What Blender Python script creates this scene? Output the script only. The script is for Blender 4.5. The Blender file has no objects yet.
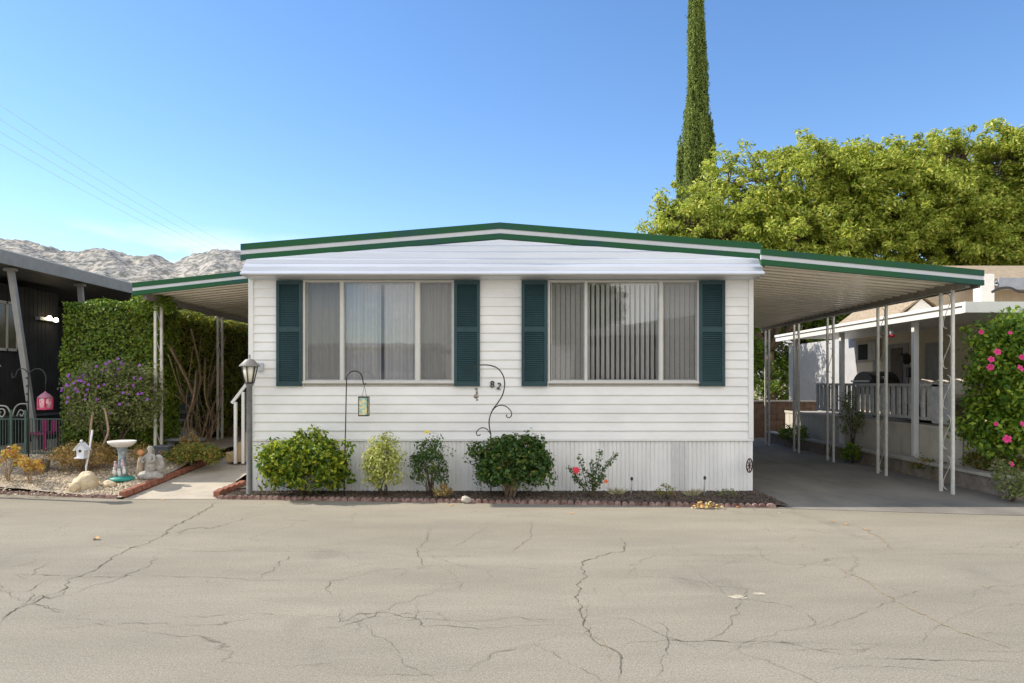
import bpy, math, random
import numpy as np
from mathutils import Vector, Matrix, noise as mnoise
random.seed(7)
RNG = np.random.default_rng(11)
SC = bpy.context.scene
COL = SC.collection
R = math.radians
F = 710.0; CX = 512.0; HY = 382.0; CH = 1.64
def P(px, py, d):
    return Vector(((px-CX)*d/F, d, CH-(py-HY)*d/F))
def G(px, py, z=0.0):
    d = F*(CH-z)/(py-HY)
    return Vector(((px-CX)*d/F, d, z))

# ------------------------------------------------------------------ materials
def new_mat(name):
    m = bpy.data.materials.new(name); m.use_nodes = True
    nt = m.node_tree
    b = nt.nodes['Principled BSDF']
    return m, nt, b
def M(name, col, rough=.6, var=.12, scale=6, bump=0, bscale=60, metal=0, col2=None, spec=.4, stretch=(1,1,1), detail=5, lo=.35, hi=.65):
    m, nt, b = new_mat(name)
    N, L = nt.nodes, nt.links
    tc = N.new('ShaderNodeTexCoord'); mp = N.new('ShaderNodeMapping')
    mp.inputs['Scale'].default_value = stretch
    L.new(tc.outputs['Object'], mp.inputs[0])
    n = N.new('ShaderNodeTexNoise'); n.inputs['Scale'].default_value = scale; n.inputs['Detail'].default_value = detail
    n.inputs['Roughness'].default_value = .65
    L.new(mp.outputs[0], n.inputs['Vector'])
    cr = N.new('ShaderNodeValToRGB')
    c2 = col2 or tuple(min(1, c*(1+var)) for c in col)
    c1 = col if col2 else tuple(c*(1-var) for c in col)
    cr.color_ramp.elements[0].position = lo; cr.color_ramp.elements[1].position = hi
    cr.color_ramp.elements[0].color = (*c1, 1); cr.color_ramp.elements[1].color = (*c2, 1)
    L.new(n.outputs['Fac'], cr.inputs[0]); L.new(cr.outputs[0], b.inputs['Base Color'])
    b.inputs['Roughness'].default_value = rough; b.inputs['Metallic'].default_value = metal
    b.inputs['Specular IOR Level'].default_value = spec
    if bump:
        n2 = N.new('ShaderNodeTexNoise'); n2.inputs['Scale'].default_value = bscale; n2.inputs['Detail'].default_value = 4
        L.new(mp.outputs[0], n2.inputs['Vector'])
        bp = N.new('ShaderNodeBump'); bp.inputs['Strength'].default_value = bump; bp.inputs['Distance'].default_value = .02
        L.new(n2.outputs['Fac'], bp.inputs['Height']); L.new(bp.outputs[0], b.inputs['Normal'])
    return m
def leafmat(name, cols, rough=.5, trans=.42, spec=.35):
    m, nt, b = new_mat(name); N, L = nt.nodes, nt.links
    g = N.new('ShaderNodeNewGeometry'); cr = N.new('ShaderNodeValToRGB')
    e = cr.color_ramp.elements
    while len(e) < len(cols): e.new(.5)
    for i, c in enumerate(cols):
        e[i].position = i/(len(cols)-1); e[i].color = (*c, 1)
    L.new(g.outputs['Random Per Island'], cr.inputs[0]); L.new(cr.outputs[0], b.inputs['Base Color'])
    b.inputs['Roughness'].default_value = rough; b.inputs['Specular IOR Level'].default_value = spec
    t = N.new('ShaderNodeBsdfTranslucent'); L.new(cr.outputs[0], t.inputs[0])
    mx = N.new('ShaderNodeMixShader'); mx.inputs[0].default_value = trans
    L.new(b.outputs[0], mx.inputs[1]); L.new(t.outputs[0], mx.inputs[2])
    L.new(mx.outputs[0], N['Material Output'].inputs['Surface'])
    return m
def glassmat(name, refl=.10, tint=(1,1,1), blend=None):
    m = bpy.data.materials.new(name); m.use_nodes = True
    nt = m.node_tree; N, L = nt.nodes, nt.links; N.clear()
    o = N.new('ShaderNodeOutputMaterial'); t = N.new('ShaderNodeBsdfTransparent'); t.inputs[0].default_value = (*tint, 1)
    g = N.new('ShaderNodeBsdfGlossy'); g.inputs['Roughness'].default_value = .01
    nz = N.new('ShaderNodeTexNoise'); nz.inputs['Scale'].default_value = 1.2
    tc = N.new('ShaderNodeTexCoord'); L.new(tc.outputs['Object'], nz.inputs['Vector'])
    bp = N.new('ShaderNodeBump'); bp.inputs['Strength'].default_value = .06; bp.inputs['Distance'].default_value = .02
    L.new(nz.outputs['Fac'], bp.inputs['Height']); L.new(bp.outputs[0], g.inputs['Normal'])
    fr = N.new('ShaderNodeFresnel'); fr.inputs[0].default_value = 1.5
    ma = N.new('ShaderNodeMath'); ma.operation = 'ADD'; ma.inputs[1].default_value = refl; L.new(fr.outputs[0], ma.inputs[0])
    mx = N.new('ShaderNodeMixShader'); L.new(ma.outputs[0], mx.inputs[0]); L.new(t.outputs[0], mx.inputs[1]); L.new(g.outputs[0], mx.inputs[2])
    L.new(mx.outputs[0], o.inputs['Surface'])
    return m
def screenmat(name, col, opacity):
    m = bpy.data.materials.new(name); m.use_nodes = True
    nt = m.node_tree; N, L = nt.nodes, nt.links; N.clear()
    o = N.new('ShaderNodeOutputMaterial'); t = N.new('ShaderNodeBsdfTransparent')
    d = N.new('ShaderNodeBsdfDiffuse'); d.inputs[0].default_value = (*col, 1)
    mx = N.new('ShaderNodeMixShader'); mx.inputs[0].default_value = opacity
    L.new(t.outputs[0], mx.inputs[1]); L.new(d.outputs[0], mx.inputs[2]); L.new(mx.outputs[0], o.inputs['Surface'])
    return m
def emitmat(name, col, s):
    m, nt, b = new_mat(name)
    b.inputs['Base Color'].default_value = (*col, 1)
    b.inputs['Emission Color'].default_value = (*col, 1); b.inputs['Emission Strength'].default_value = s
    return m

white = M('white_siding', (.84, .825, .80), .45, .07, 1.1, .05, 300, spec=.35, stretch=(1, 1, 2.5), detail=9)
white2 = M('white_skirting', (.82, .81, .785), .5, .09, 2.5, stretch=(1, 1, .3))
trimw = M('trim_white', (.80, .79, .76), .4, .03, 5)
cream = M('cream_trim', (.72, .66, .54), .5, .05, 5)
green = M('green_trim', (.018, .098, .038), .6, .3, .9, col2=(.020, .080, .070), spec=.25, lo=.5, hi=.62)
teal = M('teal_shutter', (.030, .066, .074), .55, .18, 2, spec=.3)
awn = M('awning_metal', (.64, .67, .73), .34, .08, 1.3, spec=.6, metal=.25, stretch=(.4, 1, 4))
ceilm = M('carport_panel', (.80, .73, .62), .28, .10, 1.6, metal=.2, stretch=(.6, 3, 1))
beamm = M('beam_metal', (.22, .20, .17), .5, .15, 6)
postm = M('post_paint', (.66, .64, .58), .45, .1, 14)
postg = M('post_grey', (.40, .40, .39), .5, .15, 14)
iron = M('dark_iron', (.035, .033, .03), .45, .2, 20)
roofm = M('roof_coating', (.55, .55, .54), .6, .08, 2)
concrete = M('concrete', (.47, .42, .34), .85, .12, 3, .3, 90)
brick = M('red_brick', (.22, .075, .045), .85, .25, 18, .4, 70, col2=(.34, .15, .10))
scall = M('scallop_concrete', (.13, .06, .05), .85, .3, 9, .5, 80, col2=(.42, .29, .25))
bark = M('bark', (.12, .085, .06), .9, .3, 12, .6, 40, stretch=(1, 1, .3))
twig = M('dry_twig', (.36, .26, .17), .9, .3, 16)
tan_wood = M('tan_tread', (.44, .32, .18), .8, .15, 12)
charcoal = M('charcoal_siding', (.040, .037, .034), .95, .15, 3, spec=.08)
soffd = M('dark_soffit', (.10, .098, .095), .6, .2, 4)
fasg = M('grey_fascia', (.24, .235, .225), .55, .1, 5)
dark = M('dark_interior', (.03, .028, .026), .9, .2, 3)
curtain = M('curtain_cloth', (.60, .585, .56), .9, .06, 4, stretch=(6, 1, .4))
blindm = M('blind_vinyl', (.84, .83, .79), .5, .04, 5)
beige = M('beige_stucco', (.78, .68, .50), .85, .06, 5, .2, 60)
bluewall = M('pale_grey_panel', (.50, .50, .50), .7, .06, 4)
glass = glassmat('window_glass', .12)
screen = screenmat('insect_screen', (.24, .235, .22), .42)

# ------------------------------------------------------------------ mesh builder
class MB:
    def __init__(s): s.v = []; s.f = []; s.sm = []
    def add(s, vs, fs, smooth=False):
        o = len(s.v); s.v += [tuple(v) for v in vs]
        s.f += [tuple(i+o for i in f) for f in fs]; s.sm += [smooth]*len(fs)
        return s
    def box(s, x0, x1, y0, y1, z0, z1):
        v = [(x, y, z) for x in (x0, x1) for y in (y0, y1) for z in (z0, z1)]
        return s.add(v, [(0,1,3,2),(4,6,7,5),(0,4,5,1),(2,3,7,6),(0,2,6,4),(1,5,7,3)])
    def bar(s, a, b, w, h=None, up=(0,0,1)):
        a = Vector(a); b = Vector(b); h = h or w
        d = (b-a).normalized(); up = Vector(up)
        if abs(d.dot(up)) > .98: up = Vector((0,1,0))
        r = d.cross(up).normalized(); u = r.cross(d)
        v = [p + r*(i*w/2) + u*(j*h/2) for p in (a, b) for i, j in ((-1,-1),(1,-1),(1,1),(-1,1))]
        return s.add(v, [(0,3,2,1),(4,5,6,7),(0,1,5,4),(1,2,6,5),(2,3,7,6),(3,0,4,7)])
    def tube(s, pts, r, n=8, cap=True):
        pts = [Vector(p) for p in pts]
        rs = r if isinstance(r, (list, tuple)) else [r]*len(pts)
        vs = []; u = None
        for i, p in enumerate(pts):
            d = (pts[min(i+1, len(pts)-1)] - pts[max(i-1, 0)])
            d = d.normalized() if d.length > 1e-9 else Vector((0,0,1))
            if u is None:
                u = d.cross(Vector((0,0,1)))
                if u.length < .1: u = d.cross(Vector((0,1,0)))
            else: u = u - d*u.dot(d)
            u = u.normalized(); w = d.cross(u)
            for k in range(n):
                a = 2*math.pi*k/n; vs.append(p + (u*math.cos(a) + w*math.sin(a))*rs[i])
        fs = [(i*n+k, i*n+(k+1)%n, (i+1)*n+(k+1)%n, (i+1)*n+k) for i in range(len(pts)-1) for k in range(n)]
        if cap: fs += [tuple(range(n))[::-1], tuple((len(pts)-1)*n+k for k in range(n))]
        return s.add(vs, fs, True)
    def lathe(s, prof, c, n=24, sx=1, sy=1):
        c = Vector(c); vs = []
        for r, z in prof:
            for k in range(n):
                a = 2*math.pi*k/n; vs.append(c + Vector((r*sx*math.cos(a), r*sy*math.sin(a), z)))
        m = len(prof)
        fs = [(i*n+k, i*n+(k+1)%n, (i+1)*n+(k+1)%n, (i+1)*n+k) for i in range(m-1) for k in range(n)]
        fs += [tuple(range(n))[::-1], tuple((m-1)*n+k for k in range(n))]
        return s.add(vs, fs, True)
    def ball(s, c, r, n=12, m=8, jit=0):
        c = Vector(c); r = Vector(r) if not isinstance(r, (int, float)) else Vector((r, r, r)); vs = []
        for i in range(m+1):
            t = math.pi*i/m
            for k in range(n):
                a = 2*math.pi*k/n
                q = Vector((math.sin(t)*math.cos(a), math.sin(t)*math.sin(a), -math.cos(t)))
                j = 1 + jit*mnoise.noise(q*1.7 + c*3.1) if jit else 1
                vs.append(c + Vector((q.x*r.x, q.y*r.y, q.z*r.z))*j)
        fs = [(i*n+k, i*n+(k+1)%n, (i+1)*n+(k+1)%n, (i+1)*n+k) for i in range(m) for k in range(n)]
        return s.add(vs, fs, True)
    def prism(s, poly, axis, a, b):
        # poly in the two other axes; extruded from a to b along axis
        def mk(p, t):
            return {'y': (p[0], t, p[1]), 'x': (t, p[0], p[1]), 'z': (p[0], p[1], t)}[axis]
        n = len(poly); v = [mk(p, a) for p in poly] + [mk(p, b) for p in poly]
        return s.add(v, [tuple(range(n)), tuple(range(2*n-1, n-1, -1))] + [(i, (i+1)%n+0, (i+1)%n+n, i+n)[::-1] for i in range(n)])
    def quad(s, a, b, c, d): return s.add([a, b, c, d], [(0,1,2,3)])
    def build(s, name, mat, parent=None, bevel=0):
        return link(name, s.v, s.f, mat, parent, s.sm, bevel)
def root_of(o):
    while o.parent: o = o.parent
    return o
def link(name, v, f, mat, parent=None, sm=None, bevel=0):
    off = root_of(parent).location if parent else Vector((0,0,0))
    me = bpy.data.meshes.new(name)
    me.from_pydata([(a[0]-off.x, a[1]-off.y, a[2]-off.z) for a in v], [], f)
    if sm: me.polygons.foreach_set('use_smooth', sm)
    me.materials.append(mat); me.update()
    o = bpy.data.objects.new(name, me); COL.objects.link(o)
    if parent: o.parent = parent
    if bevel:
        b = o.modifiers.new('bevel', 'BEVEL'); b.width = bevel; b.segments = 2; b.limit_method = 'ANGLE'
    return o
def tag(o, label=None, cat=None, group=None, kind=None):
    if label: o['label'] = label
    if cat: o['category'] = cat
    if group: o['group'] = group
    if kind: o['kind'] = kind
    return o
def thing(name, loc, label, cat, group=None):
    o = bpy.data.objects.new(name, None); COL.objects.link(o); o.location = loc; o.empty_display_size = .1
    return tag(o, label, cat, group)
def copy_tree(o, dx=(0,0,0), label=None):
    c = o.copy(); COL.objects.link(c); c.location = o.location + Vector(dx)
    if label: c['label'] = label
    for ch in list(o.children):
        d = ch.copy(); COL.objects.link(d); d.parent = c
        for g in list(ch.children):
            e = g.copy(); COL.objects.link(e); e.parent = d
    return c
def struct(o): o['kind'] = 'structure'; return o
def arc(c, r, a0, a1, n=14, plane='xz'):
    c = Vector(c); out = []
    for i in range(n+1):
        a = R(a0+(a1-a0)*i/n)
        out.append(c + (Vector((r*math.cos(a), 0, r*math.sin(a))) if plane == 'xz' else Vector((0, r*math.cos(a), r*math.sin(a)))))
    return out
def spline(pts, n=8):
    pts = [Vector(p) for p in pts]; q = [pts[0]]+pts+[pts[-1]]; out = []
    for i in range(1, len(q)-2):
        for k in range(n):
            t = k/n; a, b, c, d = q[i-1:i+3]
            out.append(.5*((2*b)+(c-a)*t+(2*a-5*b+4*c-d)*t*t+(3*b-a-3*c+d)*t**3))
    return out+[pts[-1]]

# ------------------------------------------------------------------ leaves
def leaf_mesh(name, mat, parent, pos, nrm, size, aspect=.5, jitter=.5, updir=None):
    n = len(pos); pos = np.asarray(pos); nrm = np.asarray(nrm)
    nrm = nrm + RNG.normal(0, jitter, (n, 3)); nrm /= np.linalg.norm(nrm, axis=1)[:, None]+1e-9
    t = RNG.normal(0, 1, (n, 3)) if updir is None else np.asarray(updir) + RNG.normal(0, .35, (n, 3))
    t -= nrm*(t*nrm).sum(1)[:, None]; t /= np.linalg.norm(t, axis=1)[:, None]+1e-9
    b = np.cross(nrm, t)
    s = size*RNG.uniform(.6, 1.3, n)[:, None]
    v = np.empty((n, 4, 3))
    v[:, 0] = pos - t*s*.5; v[:, 1] = pos + b*s*aspect*.5 + nrm*s*.10; v[:, 2] = pos + t*s*.5; v[:, 3] = pos - b*s*aspect*.5 + nrm*s*.10
    off = np.array(root_of(parent).location) if parent else np.zeros(3)
    v = (v - off).reshape(-1, 3).astype(np.float32)
    me = bpy.data.meshes.new(name)
    me.vertices.add(4*n); me.vertices.foreach_set('co', v.ravel())
    me.loops.add(4*n); me.loops.foreach_set('vertex_index', np.arange(4*n, dtype=np.int32))
    me.polygons.add(n); me.polygons.foreach_set('loop_start', np.arange(0, 4*n, 4, dtype=np.int32))
    me.polygons.foreach_set('loop_total', np.full(n, 4, dtype=np.int32))
    me.materials.append(mat); me.update(calc_edges=True); me.validate()
    o = bpy.data.objects.new(name, me); COL.objects.link(o); o.parent = parent
    return o
def unit(n):
    u = RNG.normal(0, 1, (n, 3)); return u/np.linalg.norm(u, axis=1)[:, None]
def clumps(centers, rad, per, squash=1.0, shell=.35):
    c = np.asarray(centers); k = len(c); rad = np.broadcast_to(rad, (k,))
    u = unit(k*per); rr = (RNG.uniform(shell, 1, k*per)**.6)*np.repeat(rad, per)
    off = u*rr[:, None]; off[:, 2] *= squash
    return np.repeat(c, per, axis=0)+off, u
def lumpy(u, c, amp, f):
    return np.array([1+amp*mnoise.noise(Vector(a)*f+Vector(c)) for a in u])
def bush(name, label, cat, base, rx, ry, h, mat, leaf=.05, n=4000, clump=.12, nc=120, stem=.009, stems=9, group=None, lean=0, low=0.1, amp=.25, up=.3, shell=.35, stemmat=None, box=1.0):
    base = Vector(base); t = thing(name, base, label, cat, group)
    u = unit(nc*2); u = u[u[:, 2] > -.75][:nc]
    u = np.sign(u)*np.abs(u)**box
    r = (RNG.uniform(.35, 1, len(u))**.5)*lumpy(u, base, amp, 1.6)
    hz = h/2
    c = np.stack([base.x+u[:, 0]*rx*r, base.y+u[:, 1]*ry*r, base.z+low*h+(h*(1-low))/2+u[:, 2]*(h*(1-low)/2-clump*.5)*r], 1)
    c[:, 0] += lean*(c[:, 2]-base.z)
    pos, un = clumps(c, RNG.uniform(.5, 1.35, len(c))*clump, max(1, n//len(c)), shell=shell)
    pos[:, 2] = np.maximum(pos[:, 2], base.z+.02)
    leaf_mesh('foliage', mat, t, pos, un+np.array([0, 0, up]), leaf)
    for k in range(stems):
        q = c[RNG.integers(len(c))]
        m = Vector((base.x+(q[0]-base.x)*.35, base.y+(q[1]-base.y)*.35, base.z+(q[2]-base.z)*.5))
        MB().tube([base+Vector((RNG.normal()*.03, RNG.normal()*.03, -.02)), m, q], [stem, stem*.7, stem*.35], 5).build('stem', stemmat or bark, t)
    return t, c
def flower_mb(c, r, dirv=(0,-1,.2), petals=5):
    mb = MB(); c = Vector(c); d = Vector(dirv).normalized(); u = d.cross(Vector((0,0,1))).normalized(); w = d.cross(u)
    for k in range(petals):
        a = 2*math.pi*k/petals; b = 2*math.pi/petals*.48
        e = lambda an, rr, h: c + (u*math.cos(an)+w*math.sin(an))*rr + d*h
        mb.add([c, e(a-b, r*.7, r*.3), e(a-b*.5, r, r*.22), e(a+b*.5, r, r*.22), e(a+b, r*.7, r*.3)], [(0,1,2,3,4)])
    mb.tube([c, c+d*r*.7], r*.08, 5)
    return mb

# ------------------------------------------------------------------ setting
def road_mat():
    m, nt, b = new_mat('road_surface'); N, L = nt.nodes, nt.links
    tc = N.new('ShaderNodeTexCoord')
    def nz(sc, det, st=(1,1,1), ro=.6):
        mp = N.new('ShaderNodeMapping'); mp.inputs['Scale'].default_value = st; L.new(tc.outputs['Object'], mp.inputs[0])
        n = N.new('ShaderNodeTexNoise'); n.inputs['Scale'].default_value = sc; n.inputs['Detail'].default_value = det; n.inputs['Roughness'].default_value = ro
        L.new(mp.outputs[0], n.inputs['Vector']); return n.outputs['Fac']
    def ramp(f, a, ca, bb, cb):
        r = N.new('ShaderNodeValToRGB'); r.color_ramp.elements[0].position = a; r.color_ramp.elements[1].position = bb
        r.color_ramp.elements[0].color = (*ca, 1); r.color_ramp.elements[1].color = (*cb, 1); L.new(f, r.inputs[0]); return r.outputs[0]
    def mul(a, c, fac=1):
        x = N.new('ShaderNodeMix'); x.data_type = 'RGBA'; x.blend_type = 'MULTIPLY'; x.inputs[0].default_value = fac
        L.new(a, x.inputs[6]); L.new(c, x.inputs[7]); return x.outputs[2]
    base = ramp(nz(.45, 6, (.5, 1.6, 1)), .3, (.275, .25, .195), .7, (.345, .315, .25))
    st = ramp(nz(1.6, 9, (.5, 1.5, 1), .75), .33, (.88, .88, .89), .67, (1.06, 1.05, 1.04))
    so_ = ramp(nz(.9, 5, (1, .6, 1), .55), .60, (1, 1, 1), .72, (.80, .80, .81))
    sp = ramp(nz(95, 3), .32, (.68, .68, .68), .68, (1.26, 1.25, 1.22))
    sp2 = ramp(nz(38, 4), .25, (.88, .88, .88), .6, (1.05, 1.05, 1.05))
    c = mul(mul(mul(mul(base, st), sp), sp2), so_)
    # hairline map cracking
    mp = N.new('ShaderNodeMapping'); mp.inputs['Scale'].default_value = (.7, .9, 1); L.new(tc.outputs['Object'], mp.inputs[0])
    dn = N.new('ShaderNodeTexNoise'); dn.inputs['Scale'].default_value = 1.7; dn.inputs['Detail'].default_value = 6; L.new(mp.outputs[0], dn.inputs['Vector'])
    mm = N.new('ShaderNodeVectorMath'); mm.operation = 'MULTIPLY_ADD'; mm.inputs[1].default_value = (.9, .9, 0)
    L.new(dn.outputs['Color'], mm.inputs[0]); L.new(mp.outputs[0], mm.inputs[2])
    v = N.new('ShaderNodeTexVoronoi'); v.feature = 'DISTANCE_TO_EDGE'; v.inputs['Scale'].default_value = .8; L.new(mm.outputs[0], v.inputs['Vector'])
    ck = ramp(v.outputs['Distance'], .0, (.55, .53, .50), .0045, (1, 1, 1))
    gate = nz(.8, 3); 
    gr = N.new('ShaderNodeMapRange'); gr.inputs[1].default_value = .45; gr.inputs[2].default_value = .62; L.new(gate, gr.inputs[0])
    x = N.new('ShaderNodeMix'); x.data_type = 'RGBA'; x.blend_type = 'MULTIPLY'; L.new(gr.outputs[0], x.inputs[0]); L.new(c, x.inputs[6]); L.new(ck, x.inputs[7])
    L.new(x.outputs[2], b.inputs['Base Color'])
    b.inputs['Roughness'].default_value = .9; b.inputs['Specular IOR Level'].default_value = .25
    bp = N.new('ShaderNodeBump'); bp.inputs['Strength'].default_value = .5; bp.inputs['Distance'].default_value = .006
    L.new(nz(120, 4), bp.inputs['Height']); L.new(bp.outputs[0], b.inputs['Normal'])
    return m
ROADM = road_mat()
drive_m = M('driveway_asphalt_shaded', (.17, .158, .14), .9, .2, 1.2, .5, 110, col2=(.27, .25, .215), stretch=(1, .5, 1), detail=8)  # darker asphalt; tone also stands in for shade on its sunlit front strip
mulch = M('mulch', (.05, .038, .03), .95, .4, 30, .8, 60, col2=(.15, .115, .09))
gravelm = M('gravel', (.28, .23, .17), .95, .4, 45, 1.0, 80, col2=(.62, .53, .40))
dirt = M('dry_dirt', (.26, .20, .14), .95, .2, 3, .6, 40, col2=(.34, .28, .20))

EDGE = [(-30, 11.8), (-7.75, 10.45), (-5.45, 9.92), (-4.0, 9.93), (3.36, 9.24), (6.27, 8.72), (30, 8.2)]
def edge_y(x):
    for (a, b), (c, d) in zip(EDGE, EDGE[1:]):
        if x <= c: return b+(d-b)*(x-a)/(c-a)
    return EDGE[-1][1]
mb = MB(); mb.quad((-3000, -600, -.06), (3000, -600, -.06), (3000, 3000, -.06), (-3000, 3000, -.06))
struct(mb.build('ground', dirt))
mb = MB(); xs = [e[0] for e in EDGE]
mb.add([(x, -9, 0) for x in xs]+[(x, edge_y(x), 0) for x in xs], [(i, i+1, len(xs)+i+1, len(xs)+i) for i in range(len(xs)-1)])
road = struct(mb.build('road', ROADM))
# driveway under the carport
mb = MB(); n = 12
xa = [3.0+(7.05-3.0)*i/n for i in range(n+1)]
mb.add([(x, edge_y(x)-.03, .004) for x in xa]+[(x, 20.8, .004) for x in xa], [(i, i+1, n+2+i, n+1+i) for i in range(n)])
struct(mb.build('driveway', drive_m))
# cracks
crack_d = M('crack_dark', (.15, .13, .10), .95, .3, 30)
crack_t = M('crack_sandy', (.34, .26, .16), .95, .3, 30)
def crack(pts, w=.010, mat=crack_d, jit=1.0):
    g = [G(px, py) for px, py in pts]; fine = []
    for a, b in zip(g, g[1:]):
        k = max(2, int((b-a).length/.035))
        for i in range(k): fine.append(a.lerp(b, i/k))
    fine.append(g[-1]); m = len(fine); vs = []
    s = random.random()*100
    for i, p in enumerate(fine):
        d = (fine[min(i+1, m-1)]-fine[max(i-1, 0)]).normalized(); nn = Vector((-d.y, d.x, 0))
        o = nn*(.045*mnoise.noise(Vector((i*.10+s, s, 0)))+.045*mnoise.noise(Vector((i*.33+s, 0, s)))+.02*mnoise.noise(Vector((i*.9+s, 4, s))))*jit*min(1, i/4, (m-1-i)/4)
        ww = w*.75*(.1+1.9*abs(mnoise.noise(Vector((i*.37, s, 3))))+.15)*min(1, (i+.3)/8, (m-1-i+.3)/8)
        vs += [p+o-nn*ww*.5+Vector((0,0,.004)), p+o+nn*ww*.5+Vector((0,0,.004))]
    MB().add(vs, [(2*i, 2*i+2, 2*i+3, 2*i+1)[::-1] for i in range(m-1)]).build('crack', mat, road)
A = lambda L: [(x/2, 490+y/2) for x, y in L]
B = lambda L: [(512+x/2, 490+y/2) for x, y in L]
for L_, w in ((A([(440,22),(390,52),(350,72),(310,100),(260,118),(220,140),(180,165),(140,180),(110,205),(60,225),(20,245),(0,272)]), .016),
    (A([(0,168),(130,172),(245,174),(330,172),(440,177),(520,180),(620,182)]), .010), (A([(0,238),(60,228),(120,240),(185,232)]), .008),
    (A([(330,125),(285,155),(240,178),(190,190),(130,212)]), .010), (A([(0,118),(100,118),(200,112),(340,120),(520,122),(580,124),(700,124),(850,132),(1000,136)]), .006),
    (A([(575,130),(550,160),(520,176),(470,182)]), .010), (A([(860,70),(855,100),(835,125),(845,150),(825,158)]), .009),
    (A([(760,160),(710,175),(665,182),(650,200),(665,218)]), .011), (A([(680,235),(690,250),(675,266),(720,250),(780,248),(830,256),(850,272),(930,276),(1020,282)]), .010),
    (A([(330,258),(430,250),(520,250),(640,250)]), .006), (A([(125,138),(80,155),(50,175),(30,168)]), .013), (A([(0,200),(50,203),(100,180)]), .013),
    (A([(720,40),(700,60),(690,70)]), .008), (A([(835,220),(840,285)]), .006), (A([(1010,150),(980,160),(975,185)]), .006),
    (A([(60,225),(85,210),(100,218),(125,205)]), .03), (A([(25,240),(55,232),(80,222)]), .035), (A([(40,232),(70,215),(60,205)]), .02), (A([(90,222),(118,214),(132,200)]), .02),
    (B([(220,95),(225,120),(175,130),(140,150),(145,175),(135,205),(138,250),(150,285),(175,305),(200,318),(208,350),(210,385)]), .013),
    (B([(208,318),(240,305),(330,300),(430,302),(520,306),(640,308)]), .009), (B([(0,262),(130,268)]), .007),
    (B([(690,335),(830,340),(1024,347)]), .012), (B([(490,105),(500,135),(545,150),(600,148),(700,155)]), .006),
    (B([(230,180),(235,150),(300,130),(600,130)]), .005), (B([(140,190),(160,195),(170,210)]), .008), (B([(900,285),(1024,292)]), .007)):
    crack(L_, w)
for L_, w in ((B([(655,68),(705,78),(750,110),(770,125)]), .016), (B([(640,150),(700,180),(750,212),(800,240),(850,262),(900,285),(960,305),(1015,325)]), .018),
    (B([(805,125),(900,128),(1024,130)]), .012), (B([(860,170),(930,190),(1024,215)]), .012), (B([(145,215),(150,285),(190,312),(206,350)]), .010)):
    crack(L_, w, crack_t)
random.seed(33)
for k in range(34):
    px, py = random.uniform(-20, 1040), 512+170*random.random()**1.1
    a = random.choice((0, 0, .25, -.35, 1.1, -1.0)); n_ = random.randint(3, 6); pts = [(px, py)]
    for i in range(n_):
        st_ = random.uniform(14, 42)*(py-440)/150; px += st_*math.cos(a); py += st_*math.sin(a)*.35+random.uniform(-2.5, 2.5); a += random.uniform(-.5, .5)
        pts.append((px, max(511, min(690, py))))
    crack(pts, random.uniform(.004, .0075))
random.seed(5)
# pale spots on the road
spotm = M('pale_spill', (.42, .375, .29), .9, .1, 12, col2=(.56, .49, .36))
for px, py, r in ((737, 597.5, .085), (758, 594, .06), (779, 513, .03)):
    c = G(px, py); vs = [c+Vector((0,0,.003))]; K = 22
    for k in range(K):
        a = 2*math.pi*k/K; q = r*(.75+.5*mnoise.noise(Vector((math.cos(a)*1.6+px, math.sin(a)*1.6, 1))))
        vs.append(c+Vector((math.cos(a)*q, math.sin(a)*q*.8, .003)))
    MB().add(vs, [(0, k+1, (k+1)%K+1) for k in range(K)]).build('spill_mark', spotm, road)

# ground on the left lot
def gl(x, y):       # gravel slope
    return .03+max(0, min(.42, .195*(y-10.0)))
def gp(y):          # path slope
    return max(.004, min(.31, .118*(y-10.0)+.004))
def grid(x0, x1, y0, y1, nx, ny, fz, fx=None, amp=0, f=4):
    vs = []; 
    for j in range(ny+1):
        y = y0+(y1-y0)*j/ny
        for i in range(nx+1):
            x = x0+(x1-x0)*i/nx
            if fx: x, yy = fx(x, y)
            else: yy = y
            vs.append((x, yy, fz(x, yy)+amp*mnoise.noise(Vector((x*f, yy*f, 0)))))
    return vs, [(j*(nx+1)+i, j*(nx+1)+i+1, (j+1)*(nx+1)+i+1, (j+1)*(nx+1)+i) for j in range(ny) for i in range(nx)]
def pathL(y): return -5.47+.32*(y-9.92)/2.3 if y < 12.3 else -5.14
def fx(x, y):
    # map x in [0,1] between far left and path edge; bottom follows road edge
    X = -14+(pathL(y)+14)*x
    t = (y-9.9)/(17-9.9)
    Y = edge_y(X)*(1-t)+17*t if t < 1 else y
    return X, Y
vs, fs = grid(0, 1, 9.9, 24, 90, 70, gl, fx, .02, 5)
struct(MB().add(vs, fs, True).build('gravel_bed', gravelm))
vs = []; ys = [9.9, 9.99, 10.6, 11.2, 11.8, 12.4, 12.8, 14, 17, 24]
for y in ys: vs += [(pathL(y)+.02, max(y, 9.93), gp(y)), (-4.13+(-.12 if y > 10.4 else 0), max(y, 9.93), gp(y))]
struct(MB().add(vs, [(2*i, 2*i+1, 2*i+3, 2*i+2) for i in range(len(ys)-1)]).build('footpath', concrete))
# garden bed in front of home
def fxb(x, y):
    X = -4.12+(3.62+4.12)*x; t = (y-9)/(1.5)
    return X, edge_y(X)+.05+(10.6-edge_y(X)-.05)*t
vs, fs = grid(0, 1, 9, 10.5, 160, 34, lambda x, y: .035, fxb, .028, 7)
struct(MB().add(vs, fs, True).build('garden_bed', mulch))
# side strip between path and home
struct(MB().box(-4.25, -3.83, 10.6, 24, -.05, .06).build('side_bed', mulch))
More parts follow.
